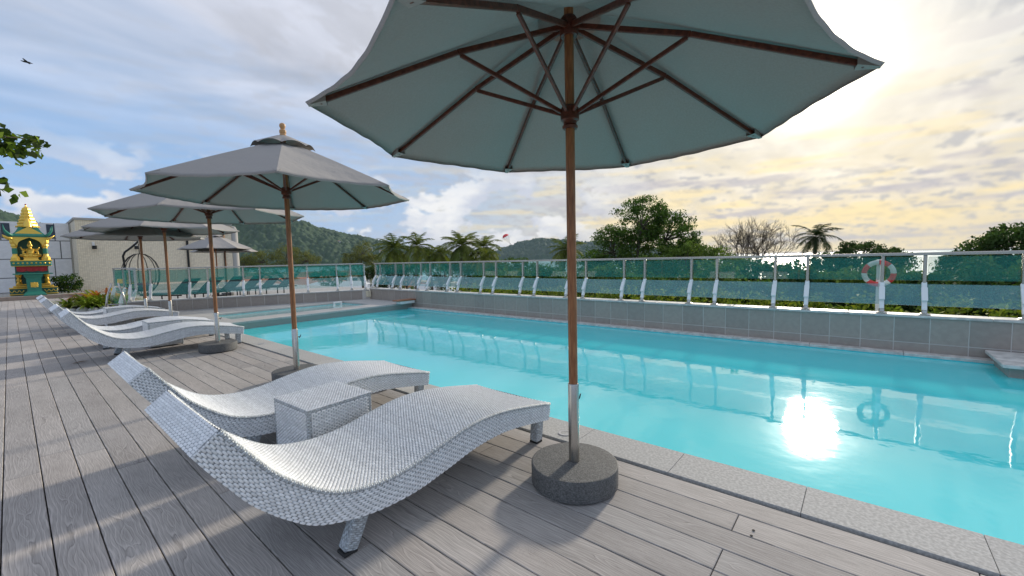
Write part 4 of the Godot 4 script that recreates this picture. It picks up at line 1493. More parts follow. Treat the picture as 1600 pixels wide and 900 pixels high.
func make_parasol(label: String) -> Node3D:
	var o := thing("parasol", label, "parasol", Vector3.ZERO, 0.0, "grey parasols along the deck")
	var base := part(o, "base", lathe_mesh([Vector2(0.05, 0.008), Vector2(0.222, 0.008), Vector2(0.228, 0.014), Vector2(0.228, 0.112), Vector2(0.2265, 0.1165), Vector2(0.222, 0.119)], 56), M.granite)
	part(base, "base_top", lathe_mesh([Vector2(0.222, 0.1191), Vector2(0.20, 0.1200), Vector2(0.0, 0.1200)], 56), M.granite)
	part(base, "base_pad", lathe_mesh([Vector2(0, 0.001), Vector2(0.21, 0.001), Vector2(0.21, 0.009), Vector2(0, 0.009)], 32), M.rubber)
	var sleeve := part(o, "steel_pole", lathe_mesh([Vector2(0.0, 0.1205), Vector2(0.0285, 0.1205), Vector2(0.0285, 0.535), Vector2(0.027, 0.539), Vector2(0.0, 0.539)], 24), M.steel)
	var kn := S(true)
	tube(kn, [Vector3(0.026, 0.45, 0.008), Vector3(0.045, 0.45, 0.014)], [0.004, 0.004], 8)
	tube(kn, [Vector3(0.045, 0.437, 0.010), Vector3(0.052, 0.452, 0.016), Vector3(0.054, 0.470, 0.02)], [0.0035, 0.004, 0.003], 8)
	part(sleeve, "clamp_screw", fin(kn), M.black_metal)
	part(o, "pole", lathe_mesh([Vector2(0.0, 0.5395), Vector2(0.0235, 0.5395), Vector2(0.0235, APEX_Y + 0.02), Vector2(0, APEX_Y + 0.02)], 20), M.teak)
	part(o, "runner", lathe_mesh([Vector2(0.024, 1.845), Vector2(0.036, 1.845), Vector2(0.040, 1.857), Vector2(0.032, 1.868), Vector2(0.034, 1.88), Vector2(0.046, 1.888), Vector2(0.048, 1.94), Vector2(0.040, 1.955), Vector2(0.024, 1.955)], 16), M.mahogany)
	part(o, "hub", lathe_mesh([Vector2(0.024, APEX_Y - 0.12), Vector2(0.042, APEX_Y - 0.12), Vector2(0.046, APEX_Y - 0.11), Vector2(0.046, APEX_Y - 0.05), Vector2(0.036, APEX_Y - 0.03), Vector2(0.024, APEX_Y - 0.03)], 16), M.mahogany)
	part(o, "canopy", canopy_mesh(), M.canopy)
	part(o, "vent_cap", vent_mesh(), M.canopy)
	part(o, "finial", lathe_mesh([Vector2(0.0, APEX_Y + 0.041), Vector2(0.026, APEX_Y + 0.041), Vector2(0.030, APEX_Y + 0.05), Vector2(0.026, APEX_Y + 0.062), Vector2(0.031, APEX_Y + 0.072), Vector2(0.031, APEX_Y + 0.095), Vector2(0.018, APEX_Y + 0.108), Vector2(0.022, APEX_Y + 0.118), Vector2(0.029, APEX_Y + 0.135), Vector2(0.026, APEX_Y + 0.155), Vector2(0.012, APEX_Y + 0.166), Vector2(0.0, APEX_Y + 0.168)], 18), M.pale_wood)
	for k in 8:
		var a := k * TAU / 8
		var d := Vector3(sin(a), 0, -cos(a))
		var tip := canopy_point(k, 0.0, 0.955) + Vector3(0, -0.021, 0)
		var head := d * 0.042 + Vector3(0, APEX_Y - 0.082, 0)
		var mid := canopy_point(k, 0.0, 0.46) + Vector3(0, -0.025, 0)
		var st := S()
		bar(st, head, mid, 0.017, 0.026, 0.003)
		bar(st, mid, tip, 0.0168, 0.0235, 0.003)
		part(o, "rib", fin(st), M.mahogany)
		st = S()
		bar(st, d * 0.044 + Vector3(0, 1.925, 0), canopy_point(k, 0.0, 0.45) + Vector3(0, -0.040, 0), 0.015, 0.020, 0.003)
		part(o, "strut", fin(st), M.mahogany)
		# pocket stitched over the rib end
		st = S()
		var w := Vector3(cos(a), 0, sin(a)) * 0.03
		var pa := canopy_point(k, 0.0, 0.93) + Vector3(0, -0.004, 0)
		var pb := canopy_point(k, 0.0, 0.99) + Vector3(0, -0.004, 0)
		var dn := Vector3(0, -0.034, 0)
		q(st, pa - w + dn, pa + w + dn, pb + w * 0.4 + dn * 0.5, pb - w * 0.4 + dn * 0.5)
		q(st, pa - w, pb - w * 0.4, pb - w * 0.4 + dn * 0.5, pa - w + dn)
		q(st, pb + w * 0.4, pa + w, pa + w + dn, pb + w * 0.4 + dn * 0.5)
		part(o, "rib_pocket", fin(st), M.canopy)
	return o

func build_parasols() -> void:
	var p := make_parasol("grey parasol with dark wooden ribs, its underside seen from below")
	var ps := [[1.86, -1.15, -11.0, 0.0, 1.0, ""], [1.82, -4.42, -20.0, 0.0, 1.0, "grey parasol behind the two wicker loungers beside the pool's middle"], [1.82, -6.95, -8.0, 0.0, 1.0, "grey parasol at the foot of the second pair of wicker loungers"], [1.94, -10.2, -20.0, 0.0, 1.0, "grey parasol at the pool's end beside the third pair of loungers"], [1.84, -11.84, -4.0, 0.0, 0.97, "grey parasol beside the glass balustrade, last of the deck row"]]
	for k in ps.size():
		var a: Array = ps[k]
		var o: Node3D = p
		if k > 0:
			o = p.duplicate()
			o.name = numbered("parasol")
			add_child(o)
			o.set_meta("label", a[5])
		o.position = Vector3(a[0], 0, a[1])
		o.basis = Basis(Vector3(1, 0, 1).normalized(), -a[3]) * Basis(Vector3.UP, -deg_to_rad(a[2])) * Basis.from_scale(Vector3.ONE * a[4])
	# two paler parasols on the neighbouring terrace
	var fc := [[4.9, -18.2, "pale parasol standing on the neighbouring terrace behind the glass, nearer of two", 1.0], [5.5, -19.3, "pale parasol standing on the neighbouring terrace behind the glass, farther of two", 0.96]]
	for k in 2:
		var o := p.duplicate()
		o.name = numbered("parasol")
		add_child(o)
		o.set_meta("label", fc[k][2])
		o.set_meta("group", "parasols on the neighbouring terrace")
		o.position = Vector3(fc[k][0], 0, fc[k][1])
		o.rotation.y = 0.3 + k
		o.scale = Vector3.ONE * 0.96 * fc[k][3]

# ---------------------------------------------------------------- wicker loungers
const TOP := [Vector2(0.388, 0.682), Vector2(0.430, 0.622), Vector2(0.483, 0.550), Vector2(0.558, 0.458), Vector2(0.686, 0.352), Vector2(0.798, 0.295), Vector2(0.955, 0.266), Vector2(1.122, 0.273), Vector2(1.316, 0.310), Vector2(1.54, 0.341), Vector2(1.804, 0.326), Vector2(2.206, 0.250)]
const LOW := [Vector2(0.312, 0.622), Vector2(0.352, 0.558), Vector2(0.400, 0.488), Vector2(0.473, 0.388), Vector2(0.590, 0.276), Vector2(0.700, 0.206), Vector2(0.900, 0.152), Vector2(1.115, 0.142), Vector2(1.309, 0.168), Vector2(1.534, 0.206), Vector2(1.80, 0.207), Vector2(2.190, 0.145)]

func make_lounger(label: String) -> Node3D:
	var o := thing("wicker_lounger", label, "lounger", Vector3.ZERO, 0.0, "wicker loungers on the deck")
	var n := 56
	var off := Vector2(1.2, 0)
	var T := curve_points(TOP, n)
	var L := curve_points(LOW, n)
	var hw := 0.335
	var top_len := [0.0]
	for k in range(1, n):
		top_len.append(top_len[k - 1] + (T[k] - T[k - 1]).length())
	for k in n:
		T[k] -= off
		L[k] -= off
	# woven side bands, ends and underside
	for s: float in [1.0, -1.0]:
		var rows := []
		var uvs := []
		for j in 5:
			var row := []
			var uv := []
			for k in n:
				var p: Vector2 = L[k].lerp(T[k], j / 4.0)
				var bulge := 0.006 * sin(PI * j / 4.0)
				row.append(Vector3(p.x, p.y, s * (hw + bulge)))
				uv.append(Vector2(top_len[k], 0.115 * j / 4.0))
			if s < 0:
				row.reverse()
				uv.reverse()
			rows.append(row)
			uvs.append(uv)
		var st := S(true)
		sheet(st, rows, uvs)
		var sb := part(o, "side_band", fin(st), M.wicker)
		var side_at := func(u: float, v: float) -> Array:
			var uu: float = u if s > 0 else top_len[n - 1] - u
			var i := 0
			while i < n - 2 and top_len[i + 1] < uu:
				i += 1
			var fr: float = clampf((uu - top_len[i]) / (top_len[i + 1] - top_len[i]), 0.0, 1.0)
			var lo: Vector2 = L[i].lerp(L[i + 1], fr)
			var hi: Vector2 = T[i].lerp(T[i + 1], fr)
			var g := v / 0.115
			var p := lo.lerp(hi, g)
			var al: Vector2 = (L[i + 1] - L[i]).lerp(T[i + 1] - T[i], g).normalized()
			var ac: Vector2 = (hi - lo) / 0.115
			return [Vector3(p.x, p.y, s * (hw + 0.006 * sin(PI * g))), Vector3(0, 0, s), Vector3(al.x, al.y, 0) * s, Vector3(ac.x, ac.y, 0)]
		stuff_part(sb, strands(side_at, top_len[n - 1], 0.115, 0.0088, 0.028, 0.023, 0.0038, 600 + int(s)))
	var under := S(true)
	var ra := []
	var rb := []
	var ua := []
	var ub := []
	for k in n:
		ra.append(Vector3(L[k].x, L[k].y, hw))
		rb.append(Vector3(L[k].x, L[k].y, -hw))
		ua.append(Vector2(top_len[k], 0))
		ub.append(Vector2(top_len[k], 0.67))
	sheet(under, [rb, ra], [ub, ua])
	part(o, "underside", fin(under), M.wicker)
	for e in [0, n - 1]:
		var st := S()
		var a := Vector3(L[e].x, L[e].y, hw)
		var b := Vector3(L[e].x, L[e].y, -hw)
		var c := Vector3(T[e].x, T[e].y, -hw)
		var d := Vector3(T[e].x, T[e].y, hw)
		if e == 0:
			q(st, b, a, d, c, Vector2(0, 0), Vector2(0.67, 0), Vector2(0.67, 0.1), Vector2(0, 0.1))
		else:
			q(st, a, b, c, d, Vector2(0, 0), Vector2(0.67, 0), Vector2(0.67, 0.1), Vector2(0, 0.1))
		var eb := part(o, "end_band", fin(st), M.wicker)
		var end_at := func(u: float, v: float) -> Array:
			var up := (d - a).normalized()
			var nrm := Vector3(up.y, -up.x, 0) * (-1.0 if e == 0 else 1.0)
			var al := Vector3(0, 0, 1) if e == 0 else Vector3(0, 0, -1)
			var o0 := b if e == 0 else a
			return [o0 + al * u + up * v, nrm, al, up]
		stuff_part(eb, strands(end_at, 2.0 * hw, (d - a).length(), 0.0094, 0.030, 0.0245, 0.0042, 610 + e))
	# lying surface, slightly hollow across
	var rows := []
	var uvs := []
	for j in 9:
		var f := j / 8.0
		var row := []
		var uv := []
		for k in n:
			var dip := 0.010 * sin(PI * f)
			row.append(Vector3(T[k].x, T[k].y + 0.004 - dip, lerpf(hw, -hw, f)))
			uv.append(Vector2(lerpf(0.0, 0.67, f), top_len[k]))
		rows.append(row)
		uvs.append(uv)
	var st := S(true)
	sheet(st, rows, uvs)
	var seat := part(o, "seat", fin(st), M.wicker_seat)
	var seat_at := func(u: float, v: float) -> Array:
		var i := 0
		while i < n - 2 and top_len[i + 1] < v:
			i += 1
		var fr: float = clampf((v - top_len[i]) / (top_len[i + 1] - top_len[i]), 0.0, 1.0)
		var p: Vector2 = T[i].lerp(T[i + 1], fr)
		var ac: Vector2 = (T[i + 1] - T[i]).normalized()
		var f := u / (2.0 * hw)
		return [Vector3(p.x, p.y + 0.004 - 0.010 * sin(PI * f), lerpf(hw, -hw, f)), Vector3(-ac.y, ac.x, 0), Vector3(0, 0, -1), Vector3(-ac.x, -ac.y, 0)]
	stuff_part(seat, strands(seat_at, 2.0 * hw, top_len[n - 1], 0.0088, 0.026, 0.021, 0.0036, 620))
	# rolled edges
	for s: float in [1.0, -1.0]:
		var path := []
		for k in n:
			path.append(Vector3(T[k].x, T[k].y - 0.003, s * (hw - 0.002)))
		st = S(true)
		tube(st, path, [0.0105], 8)
		part(o, "edge_roll", fin(st), M.wicker)
	# legs
	for s: float in [1.0, -1.0]:
		for f in [0, 1]:
			st = S()
			var foot := Vector3(0.822 if f == 0 else 2.135, 0.012, s * (hw - 0.065))
			var head := Vector3(0.895 if f == 0 else 2.135, 0.19 if f == 0 else 0.17, s * (hw - 0.05))
			foot.x -= 1.2
			head.x -= 1.2
			bar(st, foot, head, 0.066, 0.058 if f == 0 else 0.062, 0.008, Vector3.BACK)
			var lg := part(o, "leg", fin(st), M.wicker)
			st = S()
			box(st, Transform3D(Basis(), foot + Vector3(0, -0.005, 0)), Vector3(0.06, 0.014, 0.06), 0.002)
			part(lg, "foot_pad", fin(st), M.rubber)
	return o

func build_loungers() -> void:
	var p := make_lounger("wicker lounger with braided side, nearest the parasol whose underside is seen")
	# x of the origin (1.2 along the lounger), z of the near side, height
	var ls := [[1.2, -1.545, 1.0, ""], [1.23, -2.81, 1.0, "wicker lounger behind the square wicker side table, foot towards the pool"], [1.25, -7.27, 1.0, "wicker lounger in the second pair, in front of its side table"], [1.22, -8.50, 1.0, "wicker lounger in the second pair, behind its side table"], [1.20, -10.9, 1.0, "wicker lounger in the third pair, in front of its side table"], [1.20, -12.12, 1.0, "wicker lounger in the third pair, behind its side table near the flower bed"]]
	for k in ls.size():
		var a: Array = ls[k]
		var o: Node3D = p
		if k > 0:
			o = p.duplicate()
			o.name = numbered("wicker_lounger")
			add_child(o)
			o.set_meta("label", a[3])
		o.position = Vector3(a[0], 0, a[1] - 0.335)
		o.rotation.y = [0.0, 0.0, -0.02, -0.01, 0.0, 0.015][k]
		o.scale = Vector3(1, a[2], 1)
	# side tables
	var ts := [[1.195, -2.545, 0.05, "square wicker side table between the two nearest loungers"], [1.45, -8.21, 0.0, "square wicker side table in the second pair of loungers"], [1.395, -11.83, 0.02, "square wicker side table in the third pair of loungers"]]
	var first: Node3D
	for k in 3:
		if k == 0:
			first = thing("side_table", ts[0][3], "side table", Vector3.ZERO, 0.0, "wicker side tables")
			var w := 0.41 if k == 0 else 0.42
			var h := 0.385
			for f in 4:
				var st := S()
				box(st, Transform3D(Basis(), Vector3(0, 0.012 + (h - 0.02) / 2, w / 2 - 0.011)), Vector3(w - 0.046, h - 0.032, 0.018), 0.002)
				var sp := part(first, "side_panel", fin(st), M.wicker)
				var panel_at := func(u: float, v: float) -> Array:
					return [Vector3(-w / 2 + 0.023 + u, 0.02 + v, w / 2 - 0.002), Vector3(0, 0, 1), Vector3(1, 0, 0), Vector3(0, 1, 0)]
				stuff_part(sp, strands(panel_at, w - 0.046, h - 0.04, 0.0098, 0.030, 0.0245, 0.0042, 630 + f))
				sp.rotation.y = f * PI / 2
				st = S()
				box(st, Transform3D(Basis(), Vector3(w / 2 - 0.0125, 0.006 + (h - 0.012) / 2, w / 2 - 0.0125)), Vector3(0.023, h - 0.020, 0.023), 0.005)
				var cp := part(first, "corner_post", fin(st), M.wicker)
				cp.rotation.y = f * PI / 2
			var tt := part(first, "top", box_mesh(Vector3(w, 0.018, w), 0.005), M.wicker_seat, Vector3(0, h - 0.009, 0))
			var top_at := func(u: float, v: float) -> Array:
				return [Vector3(w / 2 - v, 0.009, w / 2 - u), Vector3(0, 1, 0), Vector3(0, 0, -1), Vector3(-1, 0, 0)]
			stuff_part(tt, strands(top_at, w, w, 0.0092, 0.026, 0.021, 0.0036, 640))
			first.position = Vector3(ts[0][0], 0, ts[0][1])
			first.rotation.y = ts[0][2]
			continue
		var o := first.duplicate()
		o.name = numbered("side_table")
		add_child(o)
		o.position = Vector3(ts[k][0], 0, ts[k][1])
		o.rotation.y = ts[k][2]
		o.set_meta("label", ts[k][3])
	# dark loungers on the neighbouring terrace
	var src: Node3D
	for k in 6:
		var o: Node3D
		if k == 0:
			o = thing("terrace_lounger", "dark fabric lounger with raised back in the row behind the glass", "lounger", Vector3.ZERO, 0.0, "dark loungers on the neighbouring terrace")
			var st := S()
			for s: float in [-0.28, 0.28]:
				bar(st, Vector3(-0.75, 0.30, s), Vector3(0.85, 0.30, s), 0.03, 0.04, 0.004)
			part(o, "frame", fin(st), M.black_metal)
			for lx: float in [-0.6, 0.7]:
				for lz: float in [-0.28, 0.28]:
					part(o, "leg", box_mesh(Vector3(0.03, 0.28, 0.03), 0.003), M.black_metal, Vector3(lx, 0.14, lz))
			part(o, "seat", box_mesh(Vector3(1.2, 0.03, 0.52), 0.008), M.dark_cloth, Vector3(0.25, 0.336, 0))
			st = S()
			box(st, Transform3D(Basis(Vector3(0, 0, 1), 2.45), Vector3(-0.62, 0.57, 0)), Vector3(0.75, 0.03, 0.52), 0.008)
			part(o, "backrest", fin(st), M.dark_cloth)
			src = o
		else:
			o = src.duplicate()
			o.name = numbered("terrace_lounger")
			add_child(o)
		o.position = Vector3(3.25 + k * 0.72, 0, -16.9 - k * 0.25)
		o.rotation.y = PI / 2 + 0.5

# ---------------------------------------------------------------- shrine
func build_shrine() -> void:
	var o := thing("spirit_house", "golden and green spirit house with tiered spire on the brown kerbed platform", "shrine", Vector3(0.62, 0.146, -26.6))
	# stepped base
	var b := part(o, "base", span_mesh(Vector3(-0.66, 0.0, -0.45), Vector3(0.66, 0.30, 0.30), 0.03), M.shrine_dark)
	var st := S()
	for y: float in [0.05, 0.30]:
		span(st, Vector3(-0.67, y - 0.02, -0.46), Vector3(0.67, y + 0.02, 0.312), 0.01)
	part(b, "gold_trim", fin(st), M.gold)
	for s: float in [-1.0, 1.0]:
		st = S(true)
		for g in 3:
			var path := []
			for k in 7:
				var t := k / 6.0
				path.append(Vector3(s * (0.28 + g * 0.13 + t * 0.12), 0.22 - 0.09 * sin(PI * t), 0.315))
			tube(st, path, [0.012], 6)
		part(b, "garland", fin(st), M.gold)
	b = part(o, "upper_base", span_mesh(Vector3(-0.48, 0.322, -0.38), Vector3(0.48, 0.86, 0.18), 0.02), M.shrine_dark)
	st = S()
	for y: float in [0.36, 0.44]:
		span(st, Vector3(-0.56 + (y - 0.36), y - 0.03, -0.40), Vector3(0.56 - (y - 0.36), y + 0.03, 0.21), 0.015)
	part(b, "gold_step", fin(st), M.gold)
	for s: float in [-1.0, 1.0]:
		part(b, "baluster", lathe_mesh([Vector2(0.0, 0.472), Vector2(0.10, 0.472), Vector2(0.06, 0.56), Vector2(0.08, 0.62), Vector2(0.05, 0.72), Vector2(0.09, 0.80), Vector2(0.09, 0.858), Vector2(0, 0.858)], 14), M.gold_deep, Vector3(s * 0.38, 0, 0.24))
	# offering table in front
	var t := part(o, "offering_table", lathe_mesh([Vector2(0.0, 0.0), Vector2(0.44, 0.0), Vector2(0.44, 0.05), Vector2(0.36, 0.12), Vector2(0.29, 0.17), Vector2(0.27, 0.24), Vector2(0.29, 0.70), Vector2(0.36, 0.80), Vector2(0.36, 0.86), Vector2(0.0, 0.86)], 4, Vector3(0, 0.0, 0.72), PI / 4), M.shrine_green)
	part(t, "table_top", span_mesh(Vector3(-0.54, 0.862, 0.22), Vector3(0.54, 0.905, 1.05), 0.012), M.shrine_green)
	st = S()
	box(st, Transform3D(Basis(), Vector3(0, 0.44, 0.925)), Vector3(0.20, 0.20, 0.02), 0.006)
	for k in 8:
		var a := k * TAU / 8
		box(st, Transform3D(Basis(Vector3(0, 0, 1), a), Vector3(cos(a) * 0.075, 0.44 + sin(a) * 0.075, 0.938)), Vector3(0.06, 0.035, 0.02), 0.008)
	part(t, "emblem", fin(st), M.gold)
	# draped red cloth and the floor of the pavilion
	st = S(true)
	var rows := []
	var uvs := []
	for j in 4:
		var row := []
		var uv := []
		for k in 25:
			var x := lerpf(-0.42, 0.42, k / 24.0)
			row.append(Vector3(x, lerpf(1.0, 1.20, j / 3.0) - 0.03 * absf(sin(k * PI / 8.0)) * (1.0 - j / 3.0), 0.32 + 0.02 * cos(k * 1.3) * (1.0 - j / 3.0)))
			uv.append(Vector2(k / 24.0, j / 3.0))
		rows.append(row)
		uvs.append(uv)
	sheet(st, rows, uvs)
	part(o, "red_cloth", fin(st), M.red_cloth)
	part(o, "neck", span_mesh(Vector3(-0.46, 0.862, -0.36), Vector3(0.46, 1.20, 0.29), 0.02), M.shrine_dark)
	var fl := part(o, "floor", span_mesh(Vector3(-0.56, 1.201, -0.42), Vector3(0.56, 1.44, 0.40), 0.03), M.shrine_green)
	st = S()
	span(st, Vector3(-0.575, 1.40, -0.43), Vector3(0.575, 1.445, 0.42), 0.012)
	span(st, Vector3(-0.55, 1.19, -0.40), Vector3(0.55, 1.225, 0.385), 0.012)
	part(fl, "gold_edge", fin(st), M.gold)
	for k in 9:
		part(fl, "gold_petal", lathe_mesh([Vector2(0.0, -0.05), Vector2(0.035, 0.0), Vector2(0.03, 0.03), Vector2(0, 0.045)], 8), M.gold, Vector3(-0.48 + k * 0.12, 1.31, 0.40))
	# pavilion
	part(o, "back_panel", span_mesh(Vector3(-0.42, 1.446, -0.36), Vector3(0.42, 2.40, -0.30)), M.shrine_dark)
	for s: float in [-1.0, 1.0]:
		for z: float in [0.28, -0.22]:
			var c := part(o, "column", lathe_mesh([Vector2(0, 1.446), Vector2(0.13, 1.446), Vector2(0.13, 1.54), Vector2(0.085, 1.62), Vector2(0.07, 1.66), Vector2(0.07, 1.98), Vector2(0.10, 2.02), Vector2(0.09, 2.10), Vector2(0.125, 2.16), Vector2(0.12, 2.30), Vector2(0.15, 2.38), Vector2(0, 2.38)], 8, Vector3(s * 0.42, 0, z), PI / 8), M.gold)
			part(c, "green_band", lathe_mesh([Vector2(0.076, 1.70), Vector2(0.076, 1.93)], 8, Vector3(s * 0.42, 0, z), PI / 8), M.shrine_green)
	# pointed gold arch
	st = S()
	var outer := []
	var inner := []
	for k in 17:
		var u := k / 16.0
		var x := lerpf(-0.40, 0.40, u)
		var e := 1.0 - absf(x) / 0.40
		outer.append(Vector3(x * 1.28, 2.36 + 0.44 * pow(e, 0.8), 0))
		inner.append(Vector3(x * 0.86, 2.02 + 0.34 * pow(e, 0.42), 0))
	for k in 16:
		for z: float in [0.44, 0.34]:
			var zz := Vector3(0, 0, z)
			if z > 0.4:
				q(st, inner[k] + zz, inner[k + 1] + zz, outer[k + 1] + zz, outer[k] + zz)
			else:
				q(st, inner[k + 1] + zz, inner[k] + zz, outer[k] + zz, outer[k + 1] + zz)
		var f := Vector3(0, 0, 0.44)
		var g := Vector3(0, 0, 0.34)
		q(st, outer[k] + f, outer[k + 1] + f, outer[k + 1] + g, outer[k] + g)
		q(st, inner[k] + g, inner[k + 1] + g, inner[k + 1] + f, inner[k] + f)
	part(o, "arch", fin(st), M.gold)
	# green roof with upturned horns
	var rf := part(o, "roof", lathe_mesh([Vector2(0.0, 2.381), Vector2(0.64, 2.381), Vector2(0.68, 2.44), Vector2(0.50, 2.60), Vector2(0.36, 2.80), Vector2(0.0, 2.82)], 4, Vector3(0, 0, 0.02), PI / 4), M.shrine_green)
	for s: float in [-1.0, 1.0]:
		for z: float in [0.50, -0.46]:
			st = S(true)
			tube(st, [Vector3(s * 0.44, 2.42, z * 0.95), Vector3(s * 0.56, 2.52, z), Vector3(s * 0.64, 2.66, z), Vector3(s * 0.66, 2.86, z)], [0.06, 0.05, 0.03, 0.008], 7)
			part(rf, "horn", fin(st), M.shrine_green)
			st = S(true)
			tube(st, [Vector3(s * 0.46, 2.30, z), Vector3(s * 0.60, 2.36, z), Vector3(s * 0.70, 2.46, z)], [0.05, 0.04, 0.01], 7)
			part(rf, "gold_horn", fin(st), M.gold)
	# tiered spire
	var prof := []
	var y := 2.79
	var w := 0.36
	for k in 6:
		prof.append(Vector2(w, y))
		prof.append(Vector2(w * 1.02, y + 0.05))
		prof.append(Vector2(w * 0.84, y + 0.075))
		prof.append(Vector2(w * 0.80, y + 0.13))
		y += 0.13
		w *= 0.84
	prof.append(Vector2(w * 0.5, y + 0.05))
	prof.append(Vector2(0.02, y + 0.10))
	prof.append(Vector2(0.012, y + 0.18))
	prof.append(Vector2(0.0, y + 0.20))
	prof.insert(0, Vector2(0, 2.79))
	var sp := part(o, "spire", lathe_mesh(prof, 8, Vector3(0, 0, 0.02), PI / 8), M.gold)
	st = S(true)
	ellipsoid(st, Vector3(0, y + 0.16, 0.02), Vector3(0.03, 0.03, 0.03), 8, 6)
	part(sp, "tip", fin(st), M.red_cloth)
	part(sp, "front_gable", lathe_mesh([Vector2(0, 2.78), Vector2(0.14, 2.80), Vector2(0.12, 2.95), Vector2(0.05, 3.10), Vector2(0.0, 3.22)], 8, Vector3(0, 0, 0.30), 0.0), M.gold)
	# seated golden figure inside
	var g := thing("golden_statue", "seated golden figure in the niche of the spirit house", "statue", Vector3(0.62, 1.593, -26.5))
	part(g, "pedestal", lathe_mesh([Vector2(0, 0), Vector2(0.30, 0), Vector2(0.27, 0.06), Vector2(0.29, 0.13), Vector2(0, 0.13)], 4, Vector3(0, 0, 0), PI / 4), M.gold)
	st = S(true)
	lathe(st, [Vector2(0.0, 0.131), Vector2(0.18, 0.131), Vector2(0.20, 0.18), Vector2(0.165, 0.24), Vector2(0.12, 0.29), Vector2(0.115, 0.36), Vector2(0.13, 0.43), Vector2(0.10, 0.475), Vector2(0.05, 0.50), Vector2(0.045, 0.52), Vector2(0.075, 0.56), Vector2(0.08, 0.61), Vector2(0.06, 0.66), Vector2(0.045, 0.68), Vector2(0.04, 0.74), Vector2(0.015, 0.80), Vector2(0, 0.83)], 18)
	st.set_smooth_group(0)
	for s: float in [-1.0, 1.0]:
		tube(st, [Vector3(s * 0.10, 0.44, 0), Vector3(s * 0.19, 0.36, 0.03), Vector3(s * 0.20, 0.27, 0.10), Vector3(s * 0.12, 0.24, 0.17)], [0.045, 0.04, 0.034, 0.028], 8)
		tube(st, [Vector3(s * 0.12, 0.45, -0.02), Vector3(s * 0.22, 0.44, 0.0), Vector3(s * 0.25, 0.54, 0.03)], [0.035, 0.032, 0.022], 8)
		tube(st, [Vector3(s * 0.08, 0.18, 0.05), Vector3(s * 0.24, 0.19, 0.12), Vector3(s * 0.06, 0.16, 0.20)], [0.07, 0.065, 0.04], 8)
	part(g, "figure", fin(st), M.gold)

